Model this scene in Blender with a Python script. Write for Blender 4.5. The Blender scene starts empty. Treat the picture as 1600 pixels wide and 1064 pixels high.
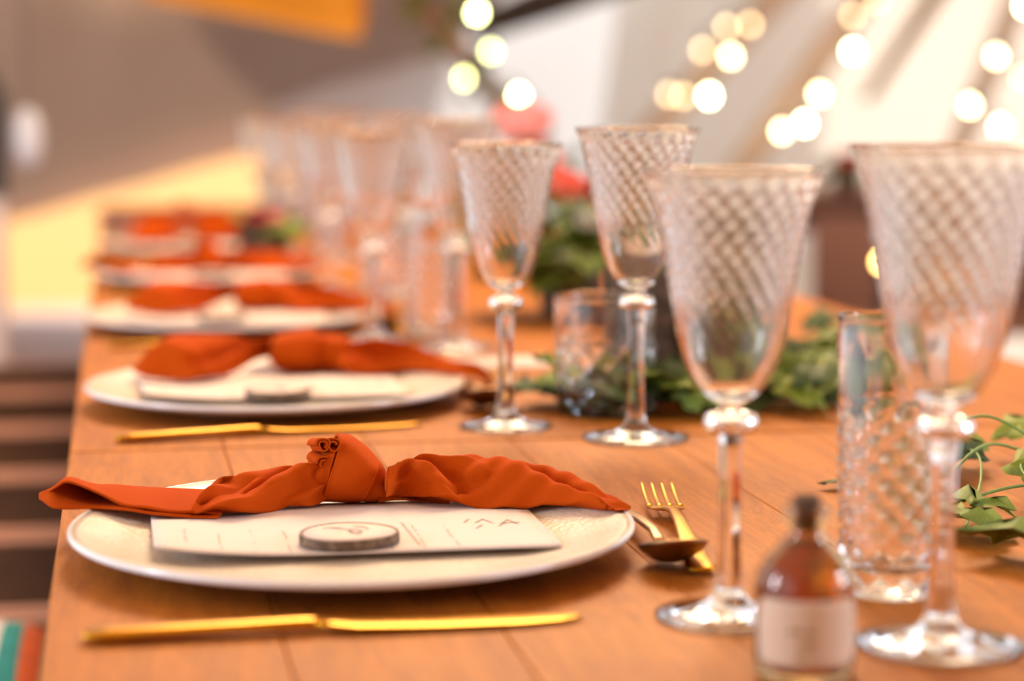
import bpy, bmesh, math, random
import numpy as np
from mathutils import Vector, Matrix, Euler

random.seed(7)
S = bpy.context.scene
COL = S.collection
PI = math.pi
T = 0.75                      # height of the table top

# ------------------------------------------------------------------ camera
cam_d = bpy.data.cameras.new('camera')
cam = bpy.data.objects.new('camera', cam_d)
COL.objects.link(cam)
cam.location = (0, 0, T + 0.257)
cam.rotation_euler = (PI / 2 - math.radians(6.474), 0, -math.radians(10.383))
cam_d.sensor_width = 36.0
cam_d.lens = 36.0 * 3340 / 1600
cam_d.clip_start = 0.02
cam_d.clip_end = 200
cam_d.dof.use_dof = True
cam_d.dof.focus_distance = 1.30
cam_d.dof.aperture_fstop = 3.2
S.camera = cam

# ------------------------------------------------------------------ world, lights, exposure
world = bpy.data.worlds.new('sky')
S.world = world
world.use_nodes = True
bg = world.node_tree.nodes['Background']
bg.inputs['Color'].default_value = (0.86, 0.92, 1.0, 1)
bg.inputs['Strength'].default_value = 1.35


def area_light(name, loc, target, sx, sy, watts, color):
    d = bpy.data.lights.new(name, 'AREA')
    d.shape = 'RECTANGLE'
    d.size, d.size_y = sx, sy
    d.energy = watts
    d.color = color
    o = bpy.data.objects.new(name, d)
    COL.objects.link(o)
    o.location = loc
    v = Vector(target) - Vector(loc)
    o.rotation_euler = v.to_track_quat('-Z', 'Y').to_euler()
    return o


sun_d = bpy.data.lights.new('sun', 'SUN')
sun_d.energy = 6.5
sun_d.color = (1.0, 0.92, 0.80)
sun_d.angle = math.radians(3)
sun = bpy.data.objects.new('sun', sun_d)
COL.objects.link(sun)
sun.rotation_euler = Vector((-0.30, -0.80, -0.90)).to_track_quat('-Z', 'Y').to_euler()
area_light('added_warm_key', (0.7, 3.3, 2.6), (0.2, 1.5, 0.75), 1.2, 1.0, 88, (1.0, 0.74, 0.46))  # added key light from behind; no lamp hangs in the canopy
area_light('added_cool_light_left', (-2.4, 1.15, 1.45), (0.3, 1.5, 0.85), 0.30, 0.9, 36, (0.74, 0.84, 1.0))  # added unseen light for glints on the left of the glasses
area_light('added_cool_light_right', (2.5, 0.55, 1.45), (0.35, 1.1, 0.8), 0.28, 0.8, 30, (0.74, 0.84, 1.0))  # second added light, brightening glass and label from the right

spot_d = bpy.data.lights.new('added_amber_spot', 'SPOT')  # added spot that brightens the amber flap; no fixture stands here
spot_d.energy = 55
spot_d.color = (1.0, 0.66, 0.34)
spot_d.spot_size = math.radians(62)
spot_d.spot_blend = 0.8
spot_d.shadow_soft_size = 0.08
spot = bpy.data.objects.new('added_amber_spot', spot_d)
COL.objects.link(spot)
spot.location = (0.05, 5.45, 0.35)
spot.rotation_euler = (Vector((0.35, 6.15, 1.35)) - spot.location).to_track_quat('-Z', 'Y').to_euler()

vs = S.view_settings
vs.view_transform = 'Standard'
vs.look = 'None'
vs.exposure = 0.12
vs.gamma = 1.0
vs.use_curve_mapping = False
cy = S.cycles
cy.use_denoising = True
cy.max_bounces = 14
cy.transmission_bounces = 12
cy.use_adaptive_sampling = True
cy.adaptive_threshold = 0.02
cy.glossy_bounces = 6
cy.diffuse_bounces = 4
cy.sample_clamp_indirect = 8.0

# ------------------------------------------------------------------ materials
MATS = {}


def new_mat(name):
    m = bpy.data.materials.new(name)
    m.use_nodes = True
    nt = m.node_tree
    b = nt.nodes['Principled BSDF']
    MATS[name] = m
    return m, nt, b


def setc(b, color, rough=0.5, metal=0.0, spec=None):
    b.inputs['Base Color'].default_value = (*color, 1)
    b.inputs['Roughness'].default_value = rough
    b.inputs['Metallic'].default_value = metal
    if spec is not None:
        b.inputs['Specular IOR Level'].default_value = spec


def plain(name, color, rough=0.5, metal=0.0, vary=0.12, scale=30, bump=0.0, spec=None):
    """procedural material: base colour with noise variation and a little relief"""
    m, nt, b = new_mat(name)
    setc(b, color, rough, metal, spec)
    tc = nt.nodes.new('ShaderNodeTexCoord')
    n = nt.nodes.new('ShaderNodeTexNoise')
    n.inputs['Scale'].default_value = scale
    n.inputs['Detail'].default_value = 4
    nt.links.new(tc.outputs['Object'], n.inputs['Vector'])
    r = nt.nodes.new('ShaderNodeValToRGB')
    r.color_ramp.elements[0].position = 0.3
    r.color_ramp.elements[1].position = 0.7
    r.color_ramp.elements[0].color = (*[max(0, c * (1 - vary)) for c in color], 1)
    r.color_ramp.elements[1].color = (*[min(1, c * (1 + vary)) for c in color], 1)
    nt.links.new(n.outputs['Fac'], r.inputs['Fac'])
    nt.links.new(r.outputs['Color'], b.inputs['Base Color'])
    if bump:
        bp = nt.nodes.new('ShaderNodeBump')
        bp.inputs['Strength'].default_value = bump
        bp.inputs['Distance'].default_value = 0.002
        nt.links.new(n.outputs['Fac'], bp.inputs['Height'])
        nt.links.new(bp.outputs['Normal'], b.inputs['Normal'])
    return m


def wood(name, dark, light, rough=0.4, stretch=(14, 1.2, 14), scale=3.0, bump=0.12, axis_world=True):
    m, nt, b = new_mat(name)
    setc(b, light, rough)
    tc = nt.nodes.new('ShaderNodeTexCoord')
    mp = nt.nodes.new('ShaderNodeMapping')
    mp.inputs['Scale'].default_value = stretch
    inf = nt.nodes.new('ShaderNodeObjectInfo')
    ad = nt.nodes.new('ShaderNodeVectorMath')
    ml = nt.nodes.new('ShaderNodeMath')
    ml.operation = 'MULTIPLY'
    ml.inputs[1].default_value = 17.0
    nt.links.new(inf.outputs['Random'], ml.inputs[0])
    nt.links.new(tc.outputs['Object'], ad.inputs[0])
    nt.links.new(ml.outputs[0], ad.inputs[1])
    nt.links.new(ad.outputs[0], mp.inputs['Vector'])
    n1 = nt.nodes.new('ShaderNodeTexNoise')
    n1.inputs['Scale'].default_value = scale
    n1.inputs['Detail'].default_value = 7
    n1.inputs['Roughness'].default_value = 1.0
    n1.inputs['Distortion'].default_value = 0.6
    nt.links.new(mp.outputs['Vector'], n1.inputs['Vector'])
    n2 = nt.nodes.new('ShaderNodeTexNoise')
    n2.inputs['Scale'].default_value = 2.2
    n2.inputs['Detail'].default_value = 3
    nt.links.new(tc.outputs['Object'], n2.inputs['Vector'])
    mx = nt.nodes.new('ShaderNodeMath')
    mx.operation = 'MULTIPLY_ADD'
    mx.inputs[1].default_value = 0.7
    nt.links.new(n1.outputs['Fac'], mx.inputs[0])
    m2 = nt.nodes.new('ShaderNodeMath')
    m2.operation = 'MULTIPLY'
    m2.inputs[1].default_value = 0.3
    nt.links.new(n2.outputs['Fac'], m2.inputs[0])
    nt.links.new(m2.outputs[0], mx.inputs[2])
    r = nt.nodes.new('ShaderNodeValToRGB')
    e = r.color_ramp.elements
    e[0].position, e[1].position = 0.36, 0.60
    e[0].color, e[1].color = (*dark, 1), (*light, 1)
    nt.links.new(mx.outputs[0], r.inputs['Fac'])
    nt.links.new(r.outputs['Color'], b.inputs['Base Color'])
    bp = nt.nodes.new('ShaderNodeBump')
    bp.inputs['Strength'].default_value = bump
    bp.inputs['Distance'].default_value = 0.003
    nt.links.new(n1.outputs['Fac'], bp.inputs['Height'])
    nt.links.new(bp.outputs['Normal'], b.inputs['Normal'])
    return m


def cloth(name, color, rough=0.85, sheen=0.25, tint=(1, 0.3, 0.2), weave=900):
    m, nt, b = new_mat(name)
    setc(b, color, rough, 0, 0.06)
    b.inputs['Sheen Weight'].default_value = sheen
    b.inputs['Sheen Roughness'].default_value = 0.45
    b.inputs['Sheen Tint'].default_value = (*tint, 1)
    tc = nt.nodes.new('ShaderNodeTexCoord')
    n = nt.nodes.new('ShaderNodeTexNoise')
    n.inputs['Scale'].default_value = 70
    n.inputs['Detail'].default_value = 5
    nt.links.new(tc.outputs['Object'], n.inputs['Vector'])
    w = nt.nodes.new('ShaderNodeTexNoise')
    w.inputs['Scale'].default_value = weave
    nt.links.new(tc.outputs['Object'], w.inputs['Vector'])
    s = nt.nodes.new('ShaderNodeMath')
    nt.links.new(n.outputs['Fac'], s.inputs[0])
    nt.links.new(w.outputs['Fac'], s.inputs[1])
    bp = nt.nodes.new('ShaderNodeBump')
    bp.inputs['Strength'].default_value = 0.22
    bp.inputs['Distance'].default_value = 0.0012
    nt.links.new(s.outputs[0], bp.inputs['Height'])
    nt.links.new(bp.outputs['Normal'], b.inputs['Normal'])
    return m


def canvas(name, color, transl=0.45):
    m = cloth(name, color, sheen=0.0, weave=60)
    nt = m.node_tree
    b = nt.nodes['Principled BSDF']
    tr = nt.nodes.new('ShaderNodeBsdfTranslucent')
    tr.inputs['Color'].default_value = (*color, 1)
    mx = nt.nodes.new('ShaderNodeMixShader')
    mx.inputs['Fac'].default_value = transl
    out = [n for n in nt.nodes if n.type == 'OUTPUT_MATERIAL'][0]
    nt.links.new(b.outputs[0], mx.inputs[1])
    nt.links.new(tr.outputs[0], mx.inputs[2])
    nt.links.new(mx.outputs[0], out.inputs['Surface'])
    return m


def glass(name, color=(1, 1, 1), rough=0.0, ior=1.5):
    m, nt, b = new_mat(name)
    setc(b, color, rough)
    b.inputs['Transmission Weight'].default_value = 1.0
    b.inputs['IOR'].default_value = ior
    n = nt.nodes.new('ShaderNodeTexNoise')
    n.inputs['Scale'].default_value = 120
    bp = nt.nodes.new('ShaderNodeBump')
    bp.inputs['Strength'].default_value = 0.02
    bp.inputs['Distance'].default_value = 0.001
    nt.links.new(n.outputs['Fac'], bp.inputs['Height'])
    nt.links.new(bp.outputs['Normal'], b.inputs['Normal'])
    return m


def glow(name, color, strength):
    m, nt, b = new_mat(name)
    setc(b, color, 0.3)
    b.inputs['Emission Color'].default_value = (*color, 1)
    b.inputs['Emission Strength'].default_value = strength
    return m


wood('table_wood', (0.22, 0.052, 0.004), (0.52, 0.168, 0.015), rough=0.55, stretch=(16, 1.3, 16), scale=3.2, bump=0.16)
MATS['table_wood'].node_tree.nodes['Principled BSDF'].inputs['Specular IOR Level'].default_value = 0.2
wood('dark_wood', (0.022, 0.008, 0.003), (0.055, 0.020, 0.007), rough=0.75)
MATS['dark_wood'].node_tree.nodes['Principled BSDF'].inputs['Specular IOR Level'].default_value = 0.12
wood('rail_wood', (0.45, 0.20, 0.12), (0.62, 0.30, 0.19), rough=0.4)
wood('floor_wood', (0.38, 0.20, 0.13), (0.58, 0.36, 0.27), rough=0.45, stretch=(1.0, 8, 8), scale=2)
wood('brown_wood', (0.17, 0.07, 0.04), (0.33, 0.15, 0.09), rough=0.5)
wood('pole_wood', (0.52, 0.36, 0.26), (0.70, 0.53, 0.41), rough=0.6, stretch=(10, 10, 1))
wood('black_wood', (0.025, 0.016, 0.010), (0.06, 0.035, 0.022), rough=0.6, stretch=(10, 10, 1))
wood('slice_wood', (0.62, 0.44, 0.37), (0.78, 0.62, 0.55), rough=0.7, stretch=(2, 2, 2), scale=18, bump=0.05)
cloth('napkin_cloth', (0.46, 0.062, 0.002), sheen=0.06, tint=(1.0, 0.16, 0.10))
canvas('shade_taupe_canvas', (0.56, 0.455, 0.39))  # roof shade is put into this base colour
canvas('shade_grey_canvas', (0.82, 0.83, 0.84), 0.55)  # wall part turned from the light, its dimmer tone put into the colour
canvas('cream_canvas', (0.90, 0.87, 0.82), 0.62)
canvas('amber_canvas', (1.0, 0.58, 0.09), 0.6)
canvas('canopy_canvas', (0.80, 0.66, 0.50))
canvas('shade_ochre_canvas', (0.45, 0.25, 0.07))  # shade on a canvas seam, put into the colour
plain('straw_ground', (0.54, 0.24, 0.038), 0.9, vary=0.08, scale=3)
glass('clear_glass')
glass('bottle_glass', (0.55, 0.24, 0.05), ior=1.33)
glass('amber_glass', (0.80, 0.55, 0.28))
plain('gold', (0.60, 0.28, 0.018), 0.28, 1.0, vary=0.05, scale=60)
plain('bronze', (0.26, 0.14, 0.06), 0.36, 1.0, vary=0.1, scale=60)
plain('card_paper', (0.70, 0.585, 0.53), 0.8, vary=0.02, scale=50)
plain('print_ink', (0.42, 0.30, 0.26), 0.8, vary=0.1)
plain('slice_ink', (0.20, 0.13, 0.13), 0.7, vary=0.1)
plain('bark', (0.16, 0.105, 0.07), 0.9, vary=0.6, scale=160, bump=0.8)
plain('log_bark', (0.085, 0.050, 0.030), 0.95, vary=0.7, scale=45, bump=1.0)
plain('leaf_green', (0.13, 0.19, 0.012), 0.6, vary=0.4, scale=60, bump=0.2)
plain('leaf_light', (0.20, 0.24, 0.014), 0.6, vary=0.35, scale=60, bump=0.2)
plain('leaf_dark', (0.05, 0.08, 0.012), 0.6, vary=0.4, scale=60, bump=0.2)
plain('vine_green', (0.16, 0.27, 0.04), 0.5, vary=0.2)
plain('moss', (0.11, 0.15, 0.02), 0.95, vary=0.5, scale=80, bump=1.0)
plain('coral_petal', (0.85, 0.20, 0.12), 0.7, vary=0.2, scale=40)
plain('pink_petal', (0.95, 0.48, 0.46), 0.7, vary=0.12, scale=40)
plain('white_petal', (0.85, 0.82, 0.70), 0.7, vary=0.08, scale=40)
plain('red_petal', (0.72, 0.03, 0.02), 0.6, vary=0.2, scale=40)
plain('magenta_petal', (0.70, 0.02, 0.10), 0.6, vary=0.2, scale=40)
plain('black_metal', (0.02, 0.018, 0.022), 0.45, vary=0.2)
plain('cable', (0.10, 0.14, 0.07), 0.6, vary=0.2)
plain('pale_paint', (0.72, 0.60, 0.58), 0.6, vary=0.05)
plain('white_shade', (0.80, 0.80, 0.84), 0.5, vary=0.03)
plain('cork', (0.10, 0.05, 0.025), 0.8, vary=0.3, scale=200, bump=0.4)
plain('label_paper', (0.70, 0.54, 0.40), 0.6, vary=0.03)
plain('label_ink', (0.42, 0.25, 0.10), 0.7, vary=0.1)
plain('teal_yarn', (0.02, 0.33, 0.33), 0.85, vary=0.1)
plain('green_yarn', (0.16, 0.30, 0.02), 0.85, vary=0.1)
plain('orange_yarn', (0.78, 0.14, 0.03), 0.85, vary=0.1)
plain('white_yarn', (0.82, 0.74, 0.70), 0.85, vary=0.05)
glow('bulb_bright', (1.0, 0.90, 0.52), 52)
glow('bulb_soft', (1.0, 0.84, 0.46), 27)
glow('bulb_faint', (1.0, 0.74, 0.38), 9.5)
glow('bulb_lime', (0.93, 0.96, 0.40), 44)
glow('bulb_lime_soft', (0.85, 0.85, 0.33), 19)
glow('bulb_amber', (1.0, 0.60, 0.16), 26)

# glazed stoneware: fine crackle relief in the top, smooth rim
m, nt, b = new_mat('plate_glaze')
setc(b, (0.80, 0.66, 0.50), 0.32)
b.inputs['Coat Weight'].default_value = 0.3
b.inputs['Coat Roughness'].default_value = 0.15
tc = nt.nodes.new('ShaderNodeTexCoord')
vo = nt.nodes.new('ShaderNodeTexVoronoi')
vo.inputs['Scale'].default_value = 330
no = nt.nodes.new('ShaderNodeTexNoise')
no.inputs['Scale'].default_value = 26
no.inputs['Detail'].default_value = 6
nt.links.new(tc.outputs['Object'], vo.inputs['Vector'])
nt.links.new(tc.outputs['Object'], no.inputs['Vector'])
rp = nt.nodes.new('ShaderNodeValToRGB')
rp.color_ramp.elements[0].position, rp.color_ramp.elements[1].position = 0.35, 0.65
rp.color_ramp.elements[0].color = (0.66, 0.53, 0.40, 1)
rp.color_ramp.elements[1].color = (0.76, 0.65, 0.52, 1)
nt.links.new(no.outputs['Fac'], rp.inputs['Fac'])
nt.links.new(rp.outputs['Color'], b.inputs['Base Color'])
bp = nt.nodes.new('ShaderNodeBump')
bp.inputs['Strength'].default_value = 0.30
bp.inputs['Distance'].default_value = 0.0015
nt.links.new(vo.outputs['Distance'], bp.inputs['Height'])
nt.links.new(bp.outputs['Normal'], b.inputs['Normal'])
plain('rim_glaze', (0.80, 0.76, 0.74), 0.15, vary=0.03)
plain('plate_back', (0.20, 0.17, 0.20), 0.35, vary=0.1)

# ------------------------------------------------------------------ object helpers


def tag(o, label=None, cat=None, group=None, kind=None):
    if label:
        o['label'] = label
    if cat:
        o['category'] = cat
    if group:
        o['group'] = group
    if kind:
        o['kind'] = kind
    return o


def thing(name, label, cat, loc=(0, 0, 0), rotz=0.0, group=None):
    o = bpy.data.objects.new(name, None)
    o.empty_display_size = 0.05
    COL.objects.link(o)
    o.location = loc
    o.rotation_euler = (0, 0, rotz)
    return tag(o, label, cat, group)


def mesh_data(name, verts, faces, mat, smooth=True):
    me = bpy.data.meshes.new(name)
    me.from_pydata([tuple(v) for v in verts], [], faces)
    if isinstance(mat, str):
        mat = [mat]
    for mm in mat:
        me.materials.append(MATS[mm])
    if smooth:
        me.polygons.foreach_set('use_smooth', [True] * len(me.polygons))
    me.update()
    return me


def link(name, me, parent=None, loc=(0, 0, 0), rot=(0, 0, 0), scale=(1, 1, 1)):
    o = bpy.data.objects.new(name, me)
    COL.objects.link(o)
    o.parent = parent
    o.location, o.rotation_euler, o.scale = loc, rot, scale
    return o


def obj(name, geo, mat, parent=None, smooth=True, loc=(0, 0, 0), rot=(0, 0, 0)):
    return link(name, mesh_data(name, geo[0], geo[1], mat, smooth), parent, loc, rot)


def copy_tree(o, parent=None):
    c = o.copy()
    COL.objects.link(c)
    c.parent = parent
    for ch in list(o.children):
        copy_tree(ch, c)
    return c


def place(root, loc, rotz, label):
    root.location = loc
    root.rotation_euler = (0, 0, rotz)
    root['label'] = label
    return root


def join(*geos):
    V, Fc = [], []
    for v, f in geos:
        n = len(V)
        V += list(v)
        Fc += [tuple(i + n for i in q) for q in f]
    return V, Fc


def grid(rows, close_u=False, close_v=False):
    """rows: list of equal lists of points"""
    nr, nc = len(rows), len(rows[0])
    V = [p for r in rows for p in r]
    Fc = []
    for i in range(nr if close_v else nr - 1):
        for j in range(nc if close_u else nc - 1):
            a, b_ = i * nc + j, i * nc + (j + 1) % nc
            c, d = ((i + 1) % nr) * nc + (j + 1) % nc, ((i + 1) % nr) * nc + j
            Fc.append((a, b_, c, d))
    return V, Fc


def lathe(prof, n=48, disp=None):
    """closed surface of revolution; prof starts and ends on the axis (r = 0)"""
    V, Fc = [], []
    idx = []
    for k, (r, z) in enumerate(prof):
        if r <= 1e-7:
            idx.append([len(V)])
            V.append((0, 0, z))
        else:
            row = []
            for j in range(n):
                th = 2 * PI * j / n
                rr, zz = (r, z) if disp is None else disp(k, th, r, z)
                row.append(len(V))
                V.append((rr * math.cos(th), rr * math.sin(th), zz))
            idx.append(row)
    for k in range(len(prof) - 1):
        a, b_ = idx[k], idx[k + 1]
        for j in range(n):
            j2 = (j + 1) % n
            if len(a) == 1 and len(b_) > 1:
                Fc.append((a[0], b_[j2], b_[j]))
            elif len(b_) == 1 and len(a) > 1:
                Fc.append((a[j], a[j2], b_[0]))
            elif len(a) > 1:
                Fc.append((a[j], a[j2], b_[j2], b_[j]))
    return V, Fc


def tube(pts, radii, n=8):
    pts = [Vector(p) for p in pts]
    if not hasattr(radii, '__len__'):
        radii = [radii] * len(pts)
    rows = []
    up = Vector((0.13, 0.21, 1)).normalized()
    for i, p in enumerate(pts):
        t = (pts[min(i + 1, len(pts) - 1)] - pts[max(i - 1, 0)]).normalized()
        a = t.cross(up)
        if a.length < 1e-4:
            a = t.cross(Vector((1, 0, 0)))
        a.normalize()
        c = a.cross(t)
        rows.append([tuple(p + (a * math.cos(2 * PI * j / n) + c * math.sin(2 * PI * j / n)) * radii[i]) for j in range(n)])
    V, Fc = grid(rows, close_u=True)
    nb = len(V)
    Fc.append(tuple(range(n - 1, -1, -1)))
    Fc.append(tuple(range(nb - n, nb)))
    return V, Fc


def bevel_box(sx, sy, sz, bev=0.002, seg=2, c=(0, 0, 0)):
    bm = bmesh.new()
    bmesh.ops.create_cube(bm, size=1)
    for v in bm.verts:
        v.co = Vector((v.co.x * sx + c[0], v.co.y * sy + c[1], v.co.z * sz + c[2]))
    if bev:
        bmesh.ops.bevel(bm, geom=list(bm.edges), offset=bev, segments=seg, profile=0.5, affect='EDGES')
    V = [tuple(v.co) for v in bm.verts]
    bm.verts.index_update()
    Fc = [tuple(v.index for v in f.verts) for f in bm.faces]
    bm.free()
    return V, Fc


def loft(stations, n=14, power=2.6):
    """stations along local y: (y, half width, half thickness, centre x, centre z); superellipse sections"""
    rows = []
    for (y, w, t, cx, cz) in stations:
        row = []
        for j in range(n):
            th = 2 * PI * j / n
            cs, sn = math.cos(th), math.sin(th)
            row.append((cx + w * math.copysign(abs(cs) ** (2 / power), cs), y, cz + t * math.copysign(abs(sn) ** (2 / power), sn)))
        rows.append(row)
    V, Fc = grid(rows, close_u=True)
    Fc = [tuple(reversed(f)) for f in Fc]
    nb = len(V)
    Fc.append(tuple(range(n)))
    Fc.append(tuple(range(nb - 1, nb - n - 1, -1)))
    return V, Fc


def catmull(P, m):
    """resample a list of tuples with a Catmull-Rom spline at m points"""
    P = np.array(P, float)
    n = len(P)
    out = []
    for q in np.linspace(0, n - 1, m):
        i = min(int(q), n - 2)
        t = q - i
        p0, p1, p2, p3 = P[max(i - 1, 0)], P[i], P[i + 1], P[min(i + 2, n - 1)]
        out.append(0.5 * (2 * p1 + (p2 - p0) * t + (2 * p0 - 5 * p1 + 4 * p2 - p3) * t * t + (3 * p1 - p0 - 3 * p2 + p3) * t ** 3))
    return np.array(out)


def solidify(o, th, offset=0.0):
    md = o.modifiers.new('thickness', 'SOLIDIFY')
    md.thickness = th
    md.offset = offset
    return o


def fix_normals(me):
    bm = bmesh.new()
    bm.from_mesh(me)
    bmesh.ops.recalc_face_normals(bm, faces=bm.faces)
    bm.to_mesh(me)
    bm.free()


ORD = ['nearest the camera', 'second from the camera', 'third from the camera', 'fourth from the camera',
       'fifth from the camera', 'farthest from the camera']

# ------------------------------------------------------------------ the setting: floor, ground, tent canvas
fl = obj('floor', bevel_box(9.0, 12.6, 0.04, 0), 'floor_wood', None, False, (2.2, 4.2, -0.02))
tag(fl, 'pinkish brown timber floor under the tables in the tent', kind='structure')
bw = 0.145
board_me = mesh_data('floor_board', *bevel_box(8.9, bw - 0.006, 0.02, 0.003, 1), 'floor_wood', False)
for i in range(70):
    link('board', board_me, fl, (0, -4.2 + i * bw, 0.0305))

gr = obj('ground', grid([[(-40, 10.5, -0.03), (40, 10.5, -0.03)], [(-40, 90, -0.03), (40, 90, -0.03)]]), 'straw_ground', None, False)
tag(gr, 'bright straw yellow ground outside under the tent edge', kind='structure')


def sheet(name, low, top, mat, label, nu=60, nv=30, amp=0.02, waves=9, sag=0.0):
    """hanging canvas between a lower edge and an upper edge with soft folds"""
    lo, hi = catmull(low, nu), catmull(top, nu)
    rows = []
    for j in range(nv):
        t = j / (nv - 1)
        row = []
        for i in range(nu):
            p = lo[i] * (1 - t) + hi[i] * t
            w = math.sin(i / (nu - 1) * waves * 2 * PI + 1.3 * math.sin(3 * t)) * amp * (0.15 + 0.85 * t)
            row.append((p[0], p[1] + w, p[2] - sag * math.sin(PI * t) + 0.3 * w))
        rows.append(row)
    o = obj(name, grid(rows), mat)
    solidify(o, 0.006)
    return tag(o, label, kind='structure')


sheet('ceiling', [(-3.2, 10.6, -0.22), (-1.443, 10.40, 0.162), (-0.495, 10.257, 0.436), (0.335, 10.132, 0.674), (1.282, 9.989, 0.942)],
      [(-2.4, 4.6, 1.75), (-0.9, 4.65, 1.75), (-0.209, 4.7, 1.75), (0.25, 4.75, 1.75), (1.35, 5.6, 1.75)], 'shade_taupe_canvas',
      'brown tent roof canvas, its shade put into the taupe colour, sloping down to the open side', amp=0.05, waves=7, sag=0.05)
sheet('wall_back', [(0.55, 9.0, 0.0), (1.1, 8.6, 0.0), (1.8, 8.2, 0.0), (2.6, 7.9, 0.0)],
      [(0.75, 8.3, 2.9), (1.2, 8.0, 2.9), (1.9, 7.7, 2.9), (2.6, 7.4, 2.9)], 'shade_grey_canvas',
      'tent canvas wall behind the flowers, its weaker light put into pale grey', amp=0.03, waves=4)
sheet('wall_right', [(1.65, 7.8, 0.0), (2.2, 7.5, 0.0), (3.2, 7.2, 0.0), (5.2, 6.6, 0.0)],
      [(1.95, 7.4, 2.95), (2.5, 7.2, 2.95), (3.4, 7.0, 2.95), (5.2, 6.5, 2.95)], 'cream_canvas',
      'cream tent canvas wall behind the fairy lights', amp=0.025, waves=6)

cano = obj('light_block_canopy', grid([[(u, v, 2.75 + 0.25 * math.cos(u * 0.8) * math.cos((v - 2) * 0.35) + 0.03 * math.sin(3 * u + v)) for u, v in [(u, -4.5 + q * (10.2 + 1.3 * max(0.0, min(1.0, (u - 0.5) / 0.9)))) for u in np.linspace(-2.4, 5.6, 30)]] for q in np.linspace(0, 1, 40)]), 'canopy_canvas')
solidify(cano, 0.006)  # unseen roof sheet, added to block light from above; far edge shaped for the sun
tag(cano, 'unseen beige tent canvas added overhead to keep sun and sky off the tables', kind='structure')

sheet('light_block_front', [(-2.2, -1.6, 0.0), (0.5, -2.0, 0.0), (3.8, -2.0, 0.0)], [(-2.2, -1.6, 2.75), (0.5, -2.0, 2.75), (3.8, -2.0, 2.75)], 'shade_taupe_canvas',
      'unseen canvas wall added behind the camera to cut front light', amp=0.05, waves=6)  # unseen sheet, added to hold back fill from the front

# amber flap of canvas high in the tent
fv = [(0.087, 6.156, 1.291), (0.36, 6.10, 1.234), (0.641, 6.041, 1.177), (0.672, 6.037, 1.19), (0.683, 6.037, 1.215)]
ft = [(0.05, 6.22, 1.41), (0.36, 6.18, 1.41), (0.60, 6.12, 1.41), (0.68, 6.1, 1.41), (0.70, 6.1, 1.41)]
lo, hi = catmull(fv, 24), catmull(ft, 24)
rows = [[tuple(lo[i] * (1 - t) + hi[i] * t + np.array((0, 0.012 * math.sin(i * 0.8), 0))) for i in range(24)] for t in np.linspace(0, 1, 10)]
flap = obj('canvas_flap', grid(rows), 'amber_canvas')
solidify(flap, 0.008)
tag(flap, 'bright amber canvas flap hanging high above the left row of glasses', 'canvas')

# timber poles of the tent


def pole(name, a, b_, r, mat, label, cat='pole', extra=1.6):
    a, b_ = Vector(a), Vector(b_)
    d = (b_ - a)
    ground_t = -a.z / d.z if d.z < 0 else 1
    end = a + d * max(1.0, ground_t)
    start = a - d.normalized() * extra
    n = 9
    pts = [start.lerp(end, i / (n - 1)) - start for i in range(n)]
    rr = [r * (1 + 0.05 * math.sin(i * 2.1)) for i in range(n)]
    o = obj(name, tube(pts, rr, 12), mat, None, True, start)
    return tag(o, label, cat)


pole('tent_pole', (0.832, 6.177, 1.324), (1.167, 6.064, 0.884), 0.032, 'brown_wood', 'brown timber tent pole wound with a green leafy garland', extra=0.2)
pole('tent_pole', (2.03, 6.42, 1.347), (1.464, 6.454, 0.738), 0.045, 'pole_wood', 'pale timber pole behind the fairy lights over the tall goblet')
pole('tent_pole', (2.293, 6.372, 1.347), (1.853, 6.382, 0.738), 0.045, 'pole_wood', 'pale timber pole crossing behind the middle string of lights')
pole('tent_pole', (2.759, 6.289, 1.366), (2.514, 6.264, 0.758), 0.04, 'pole_wood', 'pale timber pole near the right edge, above the largest goblet')
d1, d2 = Vector((1.068, 6.479, 1.216)), Vector((1.531, 6.414, 1.39))
bm_o = obj('tent_beam', tube([(0, 0, 0), (d2 - d1) * 0.5, (d2 - d1) * 1.0, (d2 - d1) * 1.6], [0.045, 0.06, 0.065, 0.065], 12), 'black_wood', None, True, d1)
tag(bm_o, 'nearly black tent beam end high behind the green wound pole', 'beam')

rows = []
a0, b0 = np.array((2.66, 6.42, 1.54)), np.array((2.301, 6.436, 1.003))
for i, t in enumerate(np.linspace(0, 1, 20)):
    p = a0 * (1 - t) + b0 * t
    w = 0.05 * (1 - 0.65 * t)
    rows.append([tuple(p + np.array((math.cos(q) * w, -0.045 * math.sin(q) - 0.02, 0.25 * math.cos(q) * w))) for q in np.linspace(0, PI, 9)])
dr = obj('canvas_drape', grid(rows), 'shade_ochre_canvas')
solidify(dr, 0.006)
tag(dr, 'gathered canvas fold, its shade put into ochre brown, hanging between two strings of lights', 'drape')

# ------------------------------------------------------------------ strings of bulbs
bulb_me = {}
for key in ('bulb_bright', 'bulb_soft', 'bulb_faint', 'bulb_lime', 'bulb_lime_soft', 'bulb_amber'):
    prof = [(0, -0.0120)] + [(0.0100 * math.sin(a), -0.002 - 0.0100 * math.cos(a)) for a in np.linspace(0.25, 2.55, 9)] + [(0.0065, 0.0130), (0, 0.0130)]
    bulb_me[key] = mesh_data('bulb', *lathe(prof, 14), key)
cap_me = mesh_data('socket', *lathe([(0, 0.0125), (0.0085, 0.0125), (0.009, 0.018), (0.0085, 0.034), (0.004, 0.038), (0, 0.038)], 12), 'black_metal')


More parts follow.
